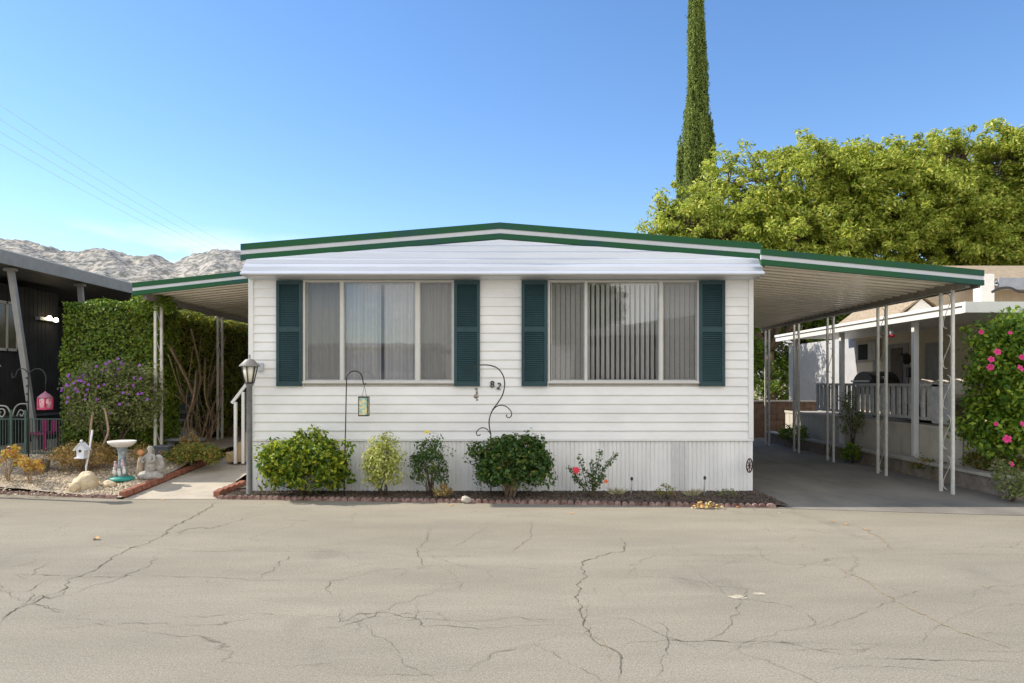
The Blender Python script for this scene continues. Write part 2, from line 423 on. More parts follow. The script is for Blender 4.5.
# gravel pebbles as ground cover
def pebbles(name, label, cat, mat, n, fn, size):
    pos = np.array([fn() for _ in range(n)]); t = MB()
    for p in pos:
        s = size*random.uniform(.5, 1.4); a = random.random()*6.28
        ex = Vector((math.cos(a)*s, math.sin(a)*s, 0)); ey = Vector((-math.sin(a)*s*.7, math.cos(a)*s*.7, 0)); c = Vector(p)
        t.add([c+ex, c+ey, c-ex, c-ey, c+Vector((random.uniform(-.2,.2)*s, 0, s*.7))], [(0,1,4),(1,2,4),(2,3,4),(3,0,4)])
    o = t.build(name, mat); tag(o, label, cat, kind='stuff'); return o
peb = leafmat('pebble_tones', [(.24,.19,.13), (.46,.37,.26), (.74,.64,.48), (.36,.29,.20)], .9, 0)
chip = leafmat('bark_chip_tones', [(.03,.022,.018), (.075,.055,.04), (.16,.12,.085), (.05,.035,.028)], .9, 0)
def fpeb():
    x = random.uniform(-8.3, -5.2); y = random.uniform(0, 1)**1.3*2.4+edge_y(x)+.11
    while x > pathL(y)-.05: x = random.uniform(-8.3, -5.2)
    return (x, y, gl(x, y)+.0)
pebbles('gravel', 'pale mixed gravel covering the left garden bed', 'gravel', peb, 9000, fpeb, .022)
def fch():
    x = random.uniform(-4.1, 3.6); return (x, random.uniform(edge_y(x)+.06, 10.4), .035)
pebbles('bark_mulch', 'dark bark mulch in the bed below the skirting', 'mulch', chip, 9000, fch, .024)

# ------------------------------------------------------------------ hills
def hill():
    prof = [(-700,205),(-300,222),(0,240),(40,245),(65,254),(90,250),(104,250),(128,256),(150,256),(175,262),(195,256),(215,250),(245,254),(300,262),(420,275),(600,300),(900,330),(1500,350)]
    px = np.array([p[0] for p in prof]); py = np.array([p[1] for p in prof])
    D0, D1 = 900., 2100.; nx, ny = 620, 120; vs = np.zeros(((nx+1)*(ny+1), 3)); k = 0
    fr = mnoise
    for j in range(ny+1):
        d = D0+(D1-D0)*j/ny; t = j/ny
        env = math.sin(min(1, t/.62)*math.pi/2)**1.25 if t < .62 else math.cos((t-.62)/.38*math.pi/2)**.7
        for i in range(nx+1):
            q = -500+1900*i/nx
            x = (q-CX)*1650/F
            H = (HY-np.interp(q, px, py))*1650/F
            n1 = fr.ridged_multi_fractal(Vector((x*.0042, d*.0042, 3.)), .9, 2.1, 6, 1., 2.)
            n2 = fr.fractal(Vector((x*.016, d*.016, 0)), .8, 2.1, 5)
            amp = 1-abs(t-.62)*.0
            z = H*env + (n1-1.25)*12*env*(1 if abs(t-.62) > .12 else .35+abs(t-.62)*5) + n2*9*env + fr.fractal(Vector((x*.05, d*.05, 5)), .7, 2.1, 4)*4*env
            vs[k] = (x*d/1650*1.0, d, z*.985-6); k += 1
    fs = [(j*(nx+1)+i, j*(nx+1)+i+1, (j+1)*(nx+1)+i+1, (j+1)*(nx+1)+i) for j in range(ny) for i in range(nx)]
    m, nt, b = new_mat('rocky_hill'); N, L = nt.nodes, nt.links
    tc = N.new('ShaderNodeTexCoord')
    def nz(s, d):
        n = N.new('ShaderNodeTexNoise'); n.inputs['Scale'].default_value = s; n.inputs['Detail'].default_value = d; n.inputs['Roughness'].default_value = .7
        L.new(tc.outputs['Object'], n.inputs['Vector']); return n.outputs['Fac']
    r = N.new('ShaderNodeValToRGB'); e = r.color_ramp.elements
    e[0].position = .40; e[0].color = (.25, .255, .25, 1); e[1].position = .62; e[1].color = (.50, .47, .42, 1)
    x = e.new(.48); x.color = (.33, .325, .31, 1)
    L.new(nz(.02, 10), r.inputs[0])
    v = N.new('ShaderNodeTexNoise'); v.inputs['Scale'].default_value = .10; v.inputs['Detail'].default_value = 6; L.new(tc.outputs['Object'], v.inputs['Vector'])
    r2 = N.new('ShaderNodeValToRGB'); r2.color_ramp.elements[0].position = .45; r2.color_ramp.elements[0].color = (.48,.49,.47,1); r2.color_ramp.elements[1].position = .54; r2.color_ramp.elements[1].color = (1.15,1.13,1.1,1)
    L.new(v.outputs['Fac'], r2.inputs[0])
    mx = N.new('ShaderNodeMix'); mx.data_type = 'RGBA'; mx.blend_type = 'MULTIPLY'; mx.inputs[0].default_value = .85
    L.new(r.outputs[0], mx.inputs[6]); L.new(r2.outputs[0], mx.inputs[7]); L.new(mx.outputs[2], b.inputs['Base Color'])
    b.inputs['Roughness'].default_value = 1; b.inputs['Specular IOR Level'].default_value = 0
    bp = N.new('ShaderNodeBump'); bp.inputs['Strength'].default_value = .7; bp.inputs['Distance'].default_value = 3
    L.new(nz(.12, 8), bp.inputs['Height']); L.new(bp.outputs[0], b.inputs['Normal'])
    struct(link('hills', vs.tolist(), fs, m, None, [True]*len(fs)))
hill()

# ------------------------------------------------------------------ main home
W = 10.45
home = thing('mobile_home', (-.17, W, 0), 'white sided single-storey home with green roof trim and teal shutters', 'mobile home')
XL, XR = P(250, 0, W).x, P(752, 0, W).x
zS = P(0, 440, W).z; zT = P(0, 280, W).z
win = []
for a, b in ((304, 454), (548.5, 698.5)):
    win.append((P(a, 0, W).x, P(b, 0, W).x, P(0, 382, W).z, P(0, 280.5, W).z))
mb = MB(); lap = .1292; nrow = int(round((zT-zS)/lap)); lap = (zT-zS)/nrow
for r in range(nrow):
    z0 = zS+r*lap; z1 = z0+lap
    segs = [(XL, XR)]
    for (a, b, c, d) in win:
        if z1 > c+.02:
            segs = [q for s in segs for q in ((s[0], min(a, s[1])), (max(b, s[0]), s[1])) if q[1]-q[0] > .001] if False else [q for s in segs for q in (([(s[0], a), (b, s[1])]) if s[0] < a and b < s[1] else [s])]
    for a, b in segs:
        mb.add([(a, W-.016, z0), (b, W-.016, z0), (b, W-.003, z1), (a, W-.003, z1), (a, W, z0), (b, W, z0), (a, W-.020, z0+.012), (b, W-.020, z0+.012)],
               [(0,4,5,1)[::-1], (0,1,7,6), (6,7,2,3)])
mb.build('siding', white, home)
# body walls with thickness (openings left at the windows)
mb = MB(); zb = -.05
mb.box(XL+.005, XL+.09, W+.10, 28, .02, zT); mb.box(XR-.09, XR-.005, W+.10, 28, .02, zT); mb.box(XL+.09, XR-.09, 27.9, 28, .02, zT)
mb.box(XL+.09, XR-.09, W+.10, 27.9, .8, .84); mb.box(XL+.09, XR-.09, W+.10, 27.9, zT-.05, zT-.01)
w0, w1 = win
xsb = [XL+.005, w0[0], w0[1], w1[0], w1[1], XR-.005]
for i in (0, 2, 4): mb.box(xsb[i], xsb[i+1], W+.001, W+.098, .79, zT)
for i in (1, 3): mb.box(xsb[i], xsb[i+1], W+.001, W+.098, .79, w0[2]-.001)
mb.build('wall', M('inner_wall', (.5, .47, .42), .8), home)
# skirting
mb = MB(); x = XL+.01; k = 0; pts = []
while x < XR-.01:
    pts += [(x, W-.006), (x+.040, W-.006), (x+.046, W+.006), (x+.056, W+.006)]; x += .062
pts = [(min(a, XR-.005), b) for a, b in pts]
vs = [(a, b, -.02) for a, b in pts]+[(a, b, zS+.004) for a, b in pts]; n = len(pts)
mb.add(vs, [(i, i+1, n+i+1, n+i) for i in range(n-1)]).build('skirting', white2, home)
a, b = P(672, 0, W).x, P(687, 0, W).x
mb = MB(); x = a
while x < b: mb.box(x, x+.032, W-.014, W-.0075, 0, zS-.03); x += .037
mb.build('skirting_panel', M('weathered_panel', (.66, .65, .63), .6, .06, 8), home)
MB().box(XL-.005, XR+.012, W-.030, W-.021, zS-.012, zS+.022).build('base_rail', trimw, home)
for (a, b) in ((XL-.012, XL+.058), (XR-.058, XR+.012)):
    MB().box(a, b, W-.036, W+.05, zS+.024 if a < 0 else zS+.024, zT+.02).build('corner_trim', trimw, home, .004)
# vertical corner skirt ends
MB().box(XR-.03, XR+.006, W-.012, W+.09, .0, zS-.014).build('skirting_corner', white2, home)

# awning with stepped profile
peakx = P(500, 0, 10.36).x; FD = 10.36
fl, fr_ = P(242, 0, FD).x, P(760, 0, FD).x
zpk_t, zpk_b = P(0, 223.2, FD).z, P(0, 239.6, FD).z
zl_t, zl_b = P(0, 244.6, FD).z, P(0, 260.8, FD).z
zr_t, zr_b = P(0, 243.8, FD).z, P(0, 259.8, FD).z
def fz(x, pk, l, r_):
    return l+(pk-l)*(x-fl)/(peakx-fl) if x < peakx else pk+(r_-pk)*(x-peakx)/(fr_-peakx)
def pz(o, py): return (W-o, P(0, py, W-o).z)
prof = [(W-.002, zT-.0), (W-.30, zT+.02), pz(.40, 274.3), pz(.402, 273.0), pz(.345, 270.4), pz(.339, 266.8), pz(.278, 263.4),
        pz(.272, 259.5), pz(.235, 258.1), pz(.229, 252.3), pz(.205, 251.2), pz(.199, 246.2), pz(.176, 245.2), pz(.170, 236)]
mb = MB(); nx = 60; xa0, xa1 = P(241, 0, W-.36).x, P(764, 0, W-.36).x
xs_ = sorted([xa0+(xa1-xa0)*i/nx for i in range(nx+1)]+[peakx])
cols = []
for x in xs_:
    zt = fz(min(max(x, fl), fr_), zpk_b, zl_b, zr_b)-.014
    shrink = 0
    c = []
    for q, (d, z) in enumerate(prof):
        # ends pull in a little towards the top
        u = (x-(xa0+xa1)/2)/((xa1-xa0)/2); xx = x-u*max(0, min(z, zt)-3.2)*.20*(abs(u) > .97)
        c.append((xx, d, min(z, zt) + .003*mnoise.noise(Vector((x*1.3, q, 0)))))
    cols.append(c)
m_ = len(prof); vs = [p for c in cols for p in c]
mb.add(vs, [(i*m_+j, (i+1)*m_+j, (i+1)*m_+j+1, i*m_+j+1) for i in range(len(cols)-1) for j in range(m_-1)])
mb.add([p for p in cols[0]], [tuple(range(m_))]); mb.add([p for p in cols[-1]], [tuple(range(m_))[::-1]])
mb.build('awning', awn, home)
MB().box(xa0+.03, xa1-.03, W-.31, W-.29, zT+.012, zT+.019).build('drip_edge', cream, home)

def fascia(parent, pts_t, pts_b, y, fracs=(0, .38, .66, 1), t=.03):
    # three bands: green, white, green; pts = list of (x, ztop), (x, zbot)
    for k, (mat, nm) in enumerate(((green, 'fascia_trim'), (bandm, 'fascia_band'), (green, 'fascia_trim'))):
        a, b = fracs[k], fracs[k+1]; mb = MB()
        pr = t if k != 1 else t*.55
        for (p, q), (r_, s_) in zip(zip(pts_t, pts_b), list(zip(pts_t, pts_b))[1:]):
            z = lambda T, Bt, f: T[1]+(Bt[1]-T[1])*f
            x0, x1 = p[0], r_[0]
            v = [(x0, y-pr, z(p,q,a)), (x1, y-pr, z(r_,s_,a)), (x1, y-pr, z(r_,s_,b)), (x0, y-pr, z(p,q,b))]
            v += [(v_[0], y+.02, v_[2]) for v_ in v]
            mb.add(v, [(3,2,1,0), (4,5,6,7), (0,1,5,4), (2,3,7,6), (1,2,6,5), (3,0,4,7)])
        mb.build(nm, mat, parent)
bandm = M('fascia_band_paint', (.60, .61, .64), .5, .04, 4)
fascia(home, [(fl, zl_t), (peakx, zpk_t), (fr_, zr_t)], [(fl, zl_b), (peakx, zpk_b), (fr_, zr_b)], FD-.03)
mb = MB()
for x0, x1, za, zc in ((fl, peakx, zl_t, zpk_t), (peakx, fr_, zpk_t, zr_t)):
    v = [(x0, FD, za-.02), (x1, FD, zc-.02), (x1, 28.2, zc-.02), (x0, 28.2, za-.02)]
    v += [(a, b, c-.12) for a, b, c in v]
    mb.add(v, [(0,1,2,3), (7,6,5,4), (0,3,7,4), (1,5,6,2), (0,4,5,1), (2,6,7,3)])
mb.build('roof', roofm, home)

# windows
def shutter(px0, px1):
    x0, x1 = P(px0, 0, W).x, P(px1, 0, W).x; z0, z1 = P(0, 386.3, W).z, P(0, 280.8, W).z
    mb = MB(); y0, y1 = W-.055, W-.022; s = .045; zm = z0+(z1-z0)*.535
    mb.box(x0, x0+s, y0, y1, z0, z1); mb.box(x1-s, x1, y0, y1, z0, z1)
    for a, b in ((z0, z0+.06), (z1-.06, z1), (zm-.035, zm+.035)): mb.box(x0+s, x1-s, y0, y1, a, b)
    mb.box(x0+s, x1-s, y1-.008, y1, z0+.06, z1-.06)
    for lo, hi in ((z0+.06, zm-.035), (zm+.035, z1-.06)):
        k = int((hi-lo)/.030); st = (hi-lo)/k
        for i in range(k):
            z = lo+i*st
            mb.add([(x0+s, y0+.004, z+.002), (x1-s, y0+.004, z+.002), (x1-s, y1-.010, z+st*.9), (x0+s, y1-.010, z+st*.9), (x0+s, y0+.008, z), (x1-s, y0+.008, z)], [(0,1,2,3), (0,4,5,1)])
    mb.build('shutter', teal, home)
for a in (277.3, 454.3, 521.5, 698.5): shutter(a, a+25.7)

alu = M('window_trim', (.62, .60, .56), .45, .05, 5)
def window(idx, panels, label):
    x0, x1, z0, z1 = win[idx]
    mb = MB(); y0, y1 = W-.030, W+.05; s = .024
    mb.box(x0-.01, x0+s, y0, y1, z0, z1); mb.box(x1-s, x1+.01, y0, y1, z0, z1)
    mb.box(x0+s, x1-s, y0, y1, z0, z0+.022); mb.box(x0+s, x1-s, y0, y1, z1-.022, z1)
    mb.box(x0-.02, x1+.02, y0-.02, y0, z0-.022, z0+.008)
    wn = mb.build('window', alu, home, .003)
    for a, b in panels['mull']:
        MB().box(P(a, 0, W).x, P(b, 0, W).x, y0+.004, y1, z0+.022, z1-.022).build('mullion', alu, wn)
    for (a, b, scr) in panels['panes']:
        xa, xb = P(a, 0, W).x, P(b, 0, W).x; e = .014
        fr = MB(); yy0, yy1 = W+.0, W+.03
        fr.box(xa, xa+e, yy0, yy1, z0+.022, z1-.022); fr.box(xb-e, xb, yy0, yy1, z0+.022, z1-.022)
        fr.box(xa+e, xb-e, yy0, yy1, z0+.022, z0+.022+e); fr.box(xa+e, xb-e, yy0, yy1, z1-.022-e, z1-.022)
        fr.build('sash', postg, wn)
        MB().quad((xa+e, W+.015, z0+.022), (xb-e, W+.015, z0+.022), (xb-e, W+.015, z1-.022), (xa+e, W+.015, z1-.022)).build('pane', glass, wn)
        if scr:
            MB().quad((xa+e, W+.004, z0+.022), (xb-e, W+.004, z0+.022), (xb-e, W+.004, z1-.022), (xa+e, W+.004, z1-.022)).build('insect_screen', screen, wn)
    return wn
wl = window(0, {'mull': [(340.5, 344), (415.5, 420)], 'panes': [(306.5, 340.5, 1), (344, 415.5, 0), (420, 452, 1)]}, '')
wr = window(1, {'mull': [(584.5, 587), (659, 662.5)], 'panes': [(551, 584.5, 1), (587, 659, 0), (662.5, 696.5, 1)]}, '')
# curtains behind the left window : pleated sheet with a dark gap
def pleats(name, parent, xa, xb, y, z0, z1, amp, per, mat):
    n = max(8, int((xb-xa)/per*8)); pts = []
    s = random.random()*9
    for i in range(n+1):
        x = xa+(xb-xa)*i/n; ph = x/per*2*math.pi+1.3*mnoise.noise(Vector((x*3, s, 0)))
        pts.append((x, y+amp*math.sin(ph)*(.6+.5*mnoise.noise(Vector((x*5, s, 2))))))
    vs = [(a, b, z0) for a, b in pts]+[(a, b, z1) for a, b in pts]
    MB().add(vs, [(i, i+1, n+2+i, n+1+i) for i in range(n)], True).build(name, mat, parent)
z0, z1 = win[0][2]+.01, win[0][3]
pleats('curtain', wl, win[0][0]-.05, P(380.6, 0, W+.12).x, W+.13, z0, z1, .045, .105, curtain)
pleats('curtain', wl, P(384.4, 0, W+.12).x, win[0][1]+.05, W+.13, z0, z1, .045, .105, curtain)
# vertical blinds in right window
mb = MB(); x = win[1][0]; k = 0
while x < win[1][1]:
    pxm = CX+x*F/W
    a = R(35 if 592 < pxm < 660 else 20)+random.uniform(-.07, .07)
    h = .028 if 592 < pxm < 660 else .031; zz = z0+.03+random.uniform(-.004, .004); bow = .006
    dx, dy = math.cos(a)*h, math.sin(a)*h
    mb.add([(x-dx, W+.13+dy, zz), (x, W+.13-bow, zz), (x+dx, W+.13-dy, zz), (x-dx, W+.13+dy, z1), (x, W+.13-bow, z1), (x+dx, W+.13-dy, z1)], [(0,1,4,3), (1,2,5,4)], True)
    x += .074
mb.build('vertical_blind', blindm, wr)
MB().box(win[1][0], win[1][1], W+.11, W+.15, z1-.05, z1-.01).build('blind_rail', blindm, wr)
# meter box, numbers
MB().box(P(257.5,0,W).x, P(264.5,0,W).x, W-.06, W-.021, P(0,371,W).z, P(0,363,W).z).build('meter_box', M('box_grey', (.5,.52,.56), .5), home, .006)
def digit(ch, px, py, rot):
    c = bpy.data.curves.new('house_number', 'FONT'); c.body = ch; c.size = .14; c.extrude = .010; c.align_x = 'CENTER'; c.align_y = 'CENTER'
    c.materials.append(iron); c.offset = .001
    tmp = bpy.data.objects.new('tmp', c); COL.objects.link(tmp); me = bpy.data.meshes.new_from_object(tmp); me.name = 'house_number'
    bpy.data.objects.remove(tmp); bpy.data.curves.remove(c)
    o = bpy.data.objects.new('house_number', me); COL.objects.link(o); o.parent = home
    o.location = P(px, py, W-.03)-home.location; o.rotation_euler = (R(90), R(rot), 0); o['label'] = 'dark house number '+ch
digit('8', 492.3, 384.6, 0); digit('2', 499, 386.4, 14)

# ------------------------------------------------------------------ carports
def scroll_post(parent, x, y, z0, z1, mat, sep=.32, dy=0, r=.019):
    a0 = Vector((x+.01, y+sep/2, 0)); b0 = Vector((x-.01, y-sep/2, 0))
    mb = MB()
    for q in (a0, b0):
        mb.bar(q+Vector((0,0,z0)), q+Vector((0,0,z1)), r*2, r*2)
    p = mb.build('post', mat, parent)
    mb = MB(); h = (z1-z0); nS = 5; mid = (a0+b0)/2; dirv = (b0-a0)*.5*.8
    for k in range(nS):
        zc = z0+h*(k+.5)/nS; pts = []
        for i in range(17):
            t = i/16*2*math.pi
            pts.append(mid+dirv*math.sin(t)*.8+Vector((0,0,zc+math.cos(t/2)*h/nS*.42)))
        mb.tube(pts, .006, 5)
    mb.build('scrollwork', mat, p)
    return p
# right carport
cp = thing('carport', (5.0, 9.97, 0), 'wide carport with green and white fascia beside the driveway', 'carport')
CD = 9.97
xa, xb = P(760.6, 0, CD).x, P(983, 0, CD).x
tl, bl, tr, br = P(0, 248.8, CD).z, P(0, 265, CD).z, P(0, 270.4, CD).z, P(0, 285.6, CD).z
fascia(cp, [(xa, tl), (xb, tr)], [(xa, bl), (xb, br)], CD+.0)
def ribbed(parent, x0, x1, za, zc, y0, y1, per=.25, t=.05, name='roof_panel'):
    prof = []; y = y0
    while y < y1:
        prof += [(y, 0), (y+.015, -.036), (y+per*.45, -.036), (y+per*.45+.025, -.004), (y+per*.96, -.0)]; y += per
    prof.append((y, 0))
    vs = [(x0, a, za+b+.02) for a, b in prof]+[(x1, a, zc+b+.02) for a, b in prof]; n = len(prof)
    mb = MB().add(vs, [(i, i+1, n+i+1, n+i) for i in range(n-1)])
    v = [(x0, y0, za+.026), (x1, y0, zc+.026), (x1, y, zc+.026), (x0, y, za+.026)]; v += [(a, b, c+t) for a, b, c in v]
    mb.add(v, [(3,2,1,0), (4,5,6,7), (0,1,5,4), (1,2,6,5), (2,3,7,6), (3,0,4,7)])
    mb.build(name, ceilm, parent)
ribbed(cp, 3.655, xb-.03, bl-.018+.06, br+.07, CD+.03, 18.7)
mb = MB(); mb.bar((6.43, CD+.05, 3.035), (6.60, 18.7, 3.07), .07, .13); mb.bar((xb-.03, CD+.03, br+.04), (xb-.03, 18.7, br+.07), .03, .13)
mb.build('beam', beamm, cp)
for k, (x, y) in enumerate(((6.43, 10.5), (6.54, 12.55), (6.57, 14.65), (6.61, 16.5), (6.58, 18.3))):
    scroll_post(cp, x, y, 0.004, 2.98, postm if k in (0, 1) else postm)
# left carport
cl = thing('carport', (-5.2, 11.6, .3), 'small side carport over the footpath with vine covered posts', 'carport')
LD = 11.6
xa2, xb2 = P(133, 0, LD).x, -3.86
def zz(px, a, b, x): return a+(b-a)*(x-P(133,0,LD).x)/(P(243,0,LD).x-P(133,0,LD).x)
ta, ba = P(0, 283, LD).z, P(0, 295.7, LD).z; tb, bb_ = P(0, 271.4, LD).z, P(0, 283.2, LD).z
tb2 = zz(0, ta, tb, xb2); bb2 = zz(0, ba, bb_, xb2)
fascia(cl, [(xa2, ta), (xb2, tb2)], [(xa2, ba), (xb2, bb2)], LD)
ribbed(cl, xa2+.02, xb2, ba+.06, bb2+.04, LD+.03, 20)
mb = MB(); mb.bar((-6.05, LD+.1, ba+.00), (-6.05, 20, ba-.02), .07, .10); mb.build('beam', beamm, cl)
for (x, y) in ((-6.05, 12.1), (-6.05, 14.66), (-6.05, 17.2)):
    scroll_post(cl, x, y+.05, gl(x, y)-.02, ba-.03, postm, .17, 0)

# ------------------------------------------------------------------ side stairs
st = thing('porch_stairs', (-4.5, 12.4, .25), 'tan stair treads with white railing climbing to the side door', 'stairs')
zb = gp(12.4)
for k in range(4):
    MB().box(-4.84+.14*k, -4.84+.14*k+.14 if k < 3 else -3.85, 12.0, 13.0, zb+.0, zb+.165*(k+1)).build('step', tan_wood, st, .008)
for yy in (11.97, 13.03):
    for k in range(4):
        x = -4.66+.13*k; zt_ = P(0, 402, 12).z+.17*k
        MB().bar((x, yy, zb-.02), (x, yy, zt_), .045).build('baluster', trimw, st)
    MB().bar((-4.72, yy, P(0, 403, 12).z), (-3.85, yy, P(0, 403, 12).z+1.13), .05, .045).build('handrail', trimw, st)

# ------------------------------------------------------------------ lamp posts
def lamp(x, y, label):
    t = thing('lamp_post', (x, y, 0), label, 'lamp post', 'lamp posts on the street edge')
    top = 1.64+(HY-383)*y/F
    MB().lathe([(.050, -.02), (.050, .05), (.042, .06), (.040, 1.58), (.058, 1.60), (.042, 1.625)], (x, y, 0), 16).build('pole', M('pole_grey', (.17, .17, .17), .5, .2, 14), t)
    zb = 1.625; hd = MB()
    # cage: tapered hexagon
    n = 6
    for k in range(n):
        a = R(60*k+30); b = R(60*(k+1)+30)
        p0 = Vector((x+.060*math.cos(a), y+.060*math.sin(a), zb)); p1 = Vector((x+.112*math.cos(a), y+.112*math.sin(a), zb+.24))
        q0 = Vector((x+.060*math.cos(b), y+.060*math.sin(b), zb)); q1 = Vector((x+.112*math.cos(b), y+.112*math.sin(b), zb+.24))
        hd.bar(p0, p1, .014); hd.bar(p0, q0, .014); hd.bar(p1, q1, .014)
    hd.lathe([(.05, -.01), (.066, 0), (.066, .012)], (x, y, zb), 6)
    hd.build('lantern_frame', iron, t)
    g = MB().lathe([(.056, .012), (.106, .235)], (x, y, zb), 6); g.build('lantern_glass', M('frosted_glass', (.85, .80, .68), .35, .05, 4), t)
    MB().lathe([(.150, .235), (.152, .25), (.07, .325), (.065, .335), (.02, .345), (.012, .375), (.018, .39), (.004, .41)], (x, y, zb), 6).build('lantern_cap', M('cap_grey', (.30, .29, .27), .5), t)
    return t
g = G(249.5, 497)
lamp(g.x, g.y, 'grey lantern lamp post beside the big left shrub at the path')
lamp(-7.42, 10.08, 'grey lantern lamp post at the far left past the frame edge')

# ------------------------------------------------------------------ edging
def scallop_edge(p, q, group, label, n=5):
    p = Vector(p); q = Vector(q); d = (q-p).normalized(); L_ = (q-p).length; nn = Vector((-d.y, d.x, 0)); w = L_/n
    vs = []; fs = []; mb = MB()
    for k in range(n):
        c = p+d*(w*(k+.5)); pr = [(-w/2*.97, -.02), (-w/2*.97, .018)]
        for i in range(9):
            a = math.pi*(1-i/8); pr.append((math.cos(a)*w/2*.95,   .020+math.sin(a)*.034))
        pr += [(w/2*.97, .018), (w/2*.97, -.02)]
        m = len(pr)
        v = [c+d*a+Vector((0,0,b))-nn*.028 for a, b in pr]+[c+d*a+Vector((0,0,b))+nn*.028 for a, b in pr]
        mb.add(v, [tuple(range(m))[::-1], tuple(range(m, 2*m))]+[(i, i+1, m+i+1, m+i) for i in range(m-1)])
    o = mb.build('scalloped_edging', scall, None, .005)
    return tag(o, label, 'edging', group)
def run_edge(x0, x1, seg, group, label, dz=0):
    x = x0
    while x < x1-.05:
        xe = min(x+seg, x1); dj = random.uniform(-.006, .006)
        scallop_edge((x, edge_y(x)+.03+dj, dz+random.uniform(-.006, .004)), (xe-.01, edge_y(xe)+.03+dj, dz), group, label, max(1, round((xe-x)/.092)))
        x = xe
run_edge(-4.12, 3.45, .62, 'scalloped edging along the front bed', 'scalloped reddish concrete edging segment between road and front bed')
run_edge(-8.4, -5.52, .62, 'scalloped edging along the left gravel bed', 'scalloped reddish edging segment along the gravel bed and road')
for k in range(13):
    y0 = 9.98+k*.19; p = Vector((pathL(y0)-.02, y0, gp(y0)+.02)); q = Vector((pathL(y0+.175)-.02, y0+.175, gp(y0+.175)+.02))
    o = MB().bar(p+Vector((0,0,.035)), q+Vector((0,0,.035)), .095, .085).build('edging_brick', brick, None, .006)
    tag(o, 'red brick laid end to end along the footpath edge', 'brick', 'bricks edging the footpath')
for k in range(5):
    y0 = 9.99+k*.2; p = Vector((-4.16-.04*k*0, y0, .03)); q = p+Vector((0, .185, 0.022))
    o = MB().bar(p+Vector((0,0,.03)), q+Vector((0,0,.03)), .09, .08).build('edging_brick', brick, None, .006)
    tag(o, 'red brick in the short row beside the lamp post', 'brick', 'bricks by the lamp post')
for k in range(4):
    p = G(4+9*k+4, 487, .06); 
    o = MB().box(p.x-.06, p.x+.055, p.y-.04, p.y+.05, .06, .13).build('garden_brick', brick, None, .006)
    tag(o, 'red brick in the short loose row at far left gravel', 'brick', 'loose bricks on the gravel')

# ------------------------------------------------------------------ shrubs in front bed
g_yel = leafmat('leaf_bright', [(.03,.09,.012), (.10,.19,.02), (.55,.56,.04), (.24,.34,.025), (.05,.12,.015), (.34,.42,.03)], .4)
g_dk = leafmat('leaf_deep', [(.03,.085,.018), (.06,.14,.028), (.12,.21,.04), (.04,.10,.025), (.28,.30,.05)], .35)
g_lime = leafmat('leaf_lime', [(.25,.34,.06), (.52,.55,.14), (.75,.72,.28), (.34,.42,.09)], .5)
g_var = leafmat('leaf_variegated', [(.16,.22,.06), (.52,.44,.16), (.50,.22,.10), (.30,.34,.12)], .5)
g_tree = leafmat('leaf_tree', [(.12,.19,.025), (.34,.45,.05), (.62,.66,.11), (.76,.74,.17), (.19,.27,.035), (.50,.56,.08)], .45, .42)
g_cyp = leafmat('leaf_cypress', [(.10,.16,.035), (.20,.27,.06), (.34,.41,.09), (.14,.20,.045)], .7, .35)
g_hedge = leafmat('leaf_hedge', [(.06,.13,.015), (.14,.24,.025), (.32,.40,.045), (.09,.17,.02)], .5)
g_hib = leafmat('leaf_hibiscus', [(.06,.15,.015), (.16,.28,.025), (.40,.50,.05), (.09,.20,.02)], .35)
g_dry = leafmat('leaf_dry', [(.34,.19,.07), (.52,.33,.10), (.24,.22,.07), (.58,.36,.14)], .7)
g_sage = leafmat('leaf_sage', [(.12,.17,.05), (.26,.32,.09), (.34,.36,.13), (.16,.16,.09)], .6)
g_or = leafmat('leaf_orange', [(.55,.42,.04), (.62,.24,.10), (.50,.50,.06), (.66,.36,.20)], .5)
g_gor = leafmat('leaf_mixed', [(.10,.18,.03), (.22,.30,.05), (.55,.30,.09), (.14,.20,.03), (.36,.38,.09)], .6)
def fb(px, y): return Vector(((px-CX)*y/F, y, .03))
bush('round_shrub', 'largest round glossy yellow-green shrub beside the lamp post', 'shrub', fb(303, 9.98), .66, .34, .90, g_yel, .075, 9000, .13, 230, stems=12, amp=.42, low=.02)
bush('rose_bush', 'tall narrow pale lime shrub under the hanging lantern', 'shrub', fb(383, 9.95), .26, .2, .88, g_lime, .05, 3200, .09, 95, stems=12, low=.05, amp=.5)
t_, c_ = bush('rose_bush', 'dark slender rose bush with one yellow bloom', 'shrub', fb(430, 10.05), .30, .2, .86, g_dk, .045, 2000, .09, 85, stems=12, low=.08, amp=.55)
yel = M('petal_yellow', (.75, .60, .08), .6); red = M('petal_red', (.72, .045, .07), .6); orr = M('petal_orange', (.80, .16, .04), .6); pink = M('petal_magenta', (.72, .04, .22), .55)
purp = M('petal_purple', (.34, .09, .50), .6)
flower_mb(P(427, 432.5, 9.95), .045, (0,-.5,.8), 7).build('flower', yel, t_)
bush('succulent_plant', 'small cream and red variegated plant in front of rose', 'plant', fb(443, 9.8), .14, .1, .22, g_var, .035, 500, .05, 30, stems=4, low=.0)
bush('round_shrub', 'dense dark green round shrub below the scroll hook', 'shrub', fb(511, 9.93), .58, .36, .90, g_dk, .065, 8500, .12, 230, stems=34, low=.04, amp=.36, stem=.011, stemmat=twig)
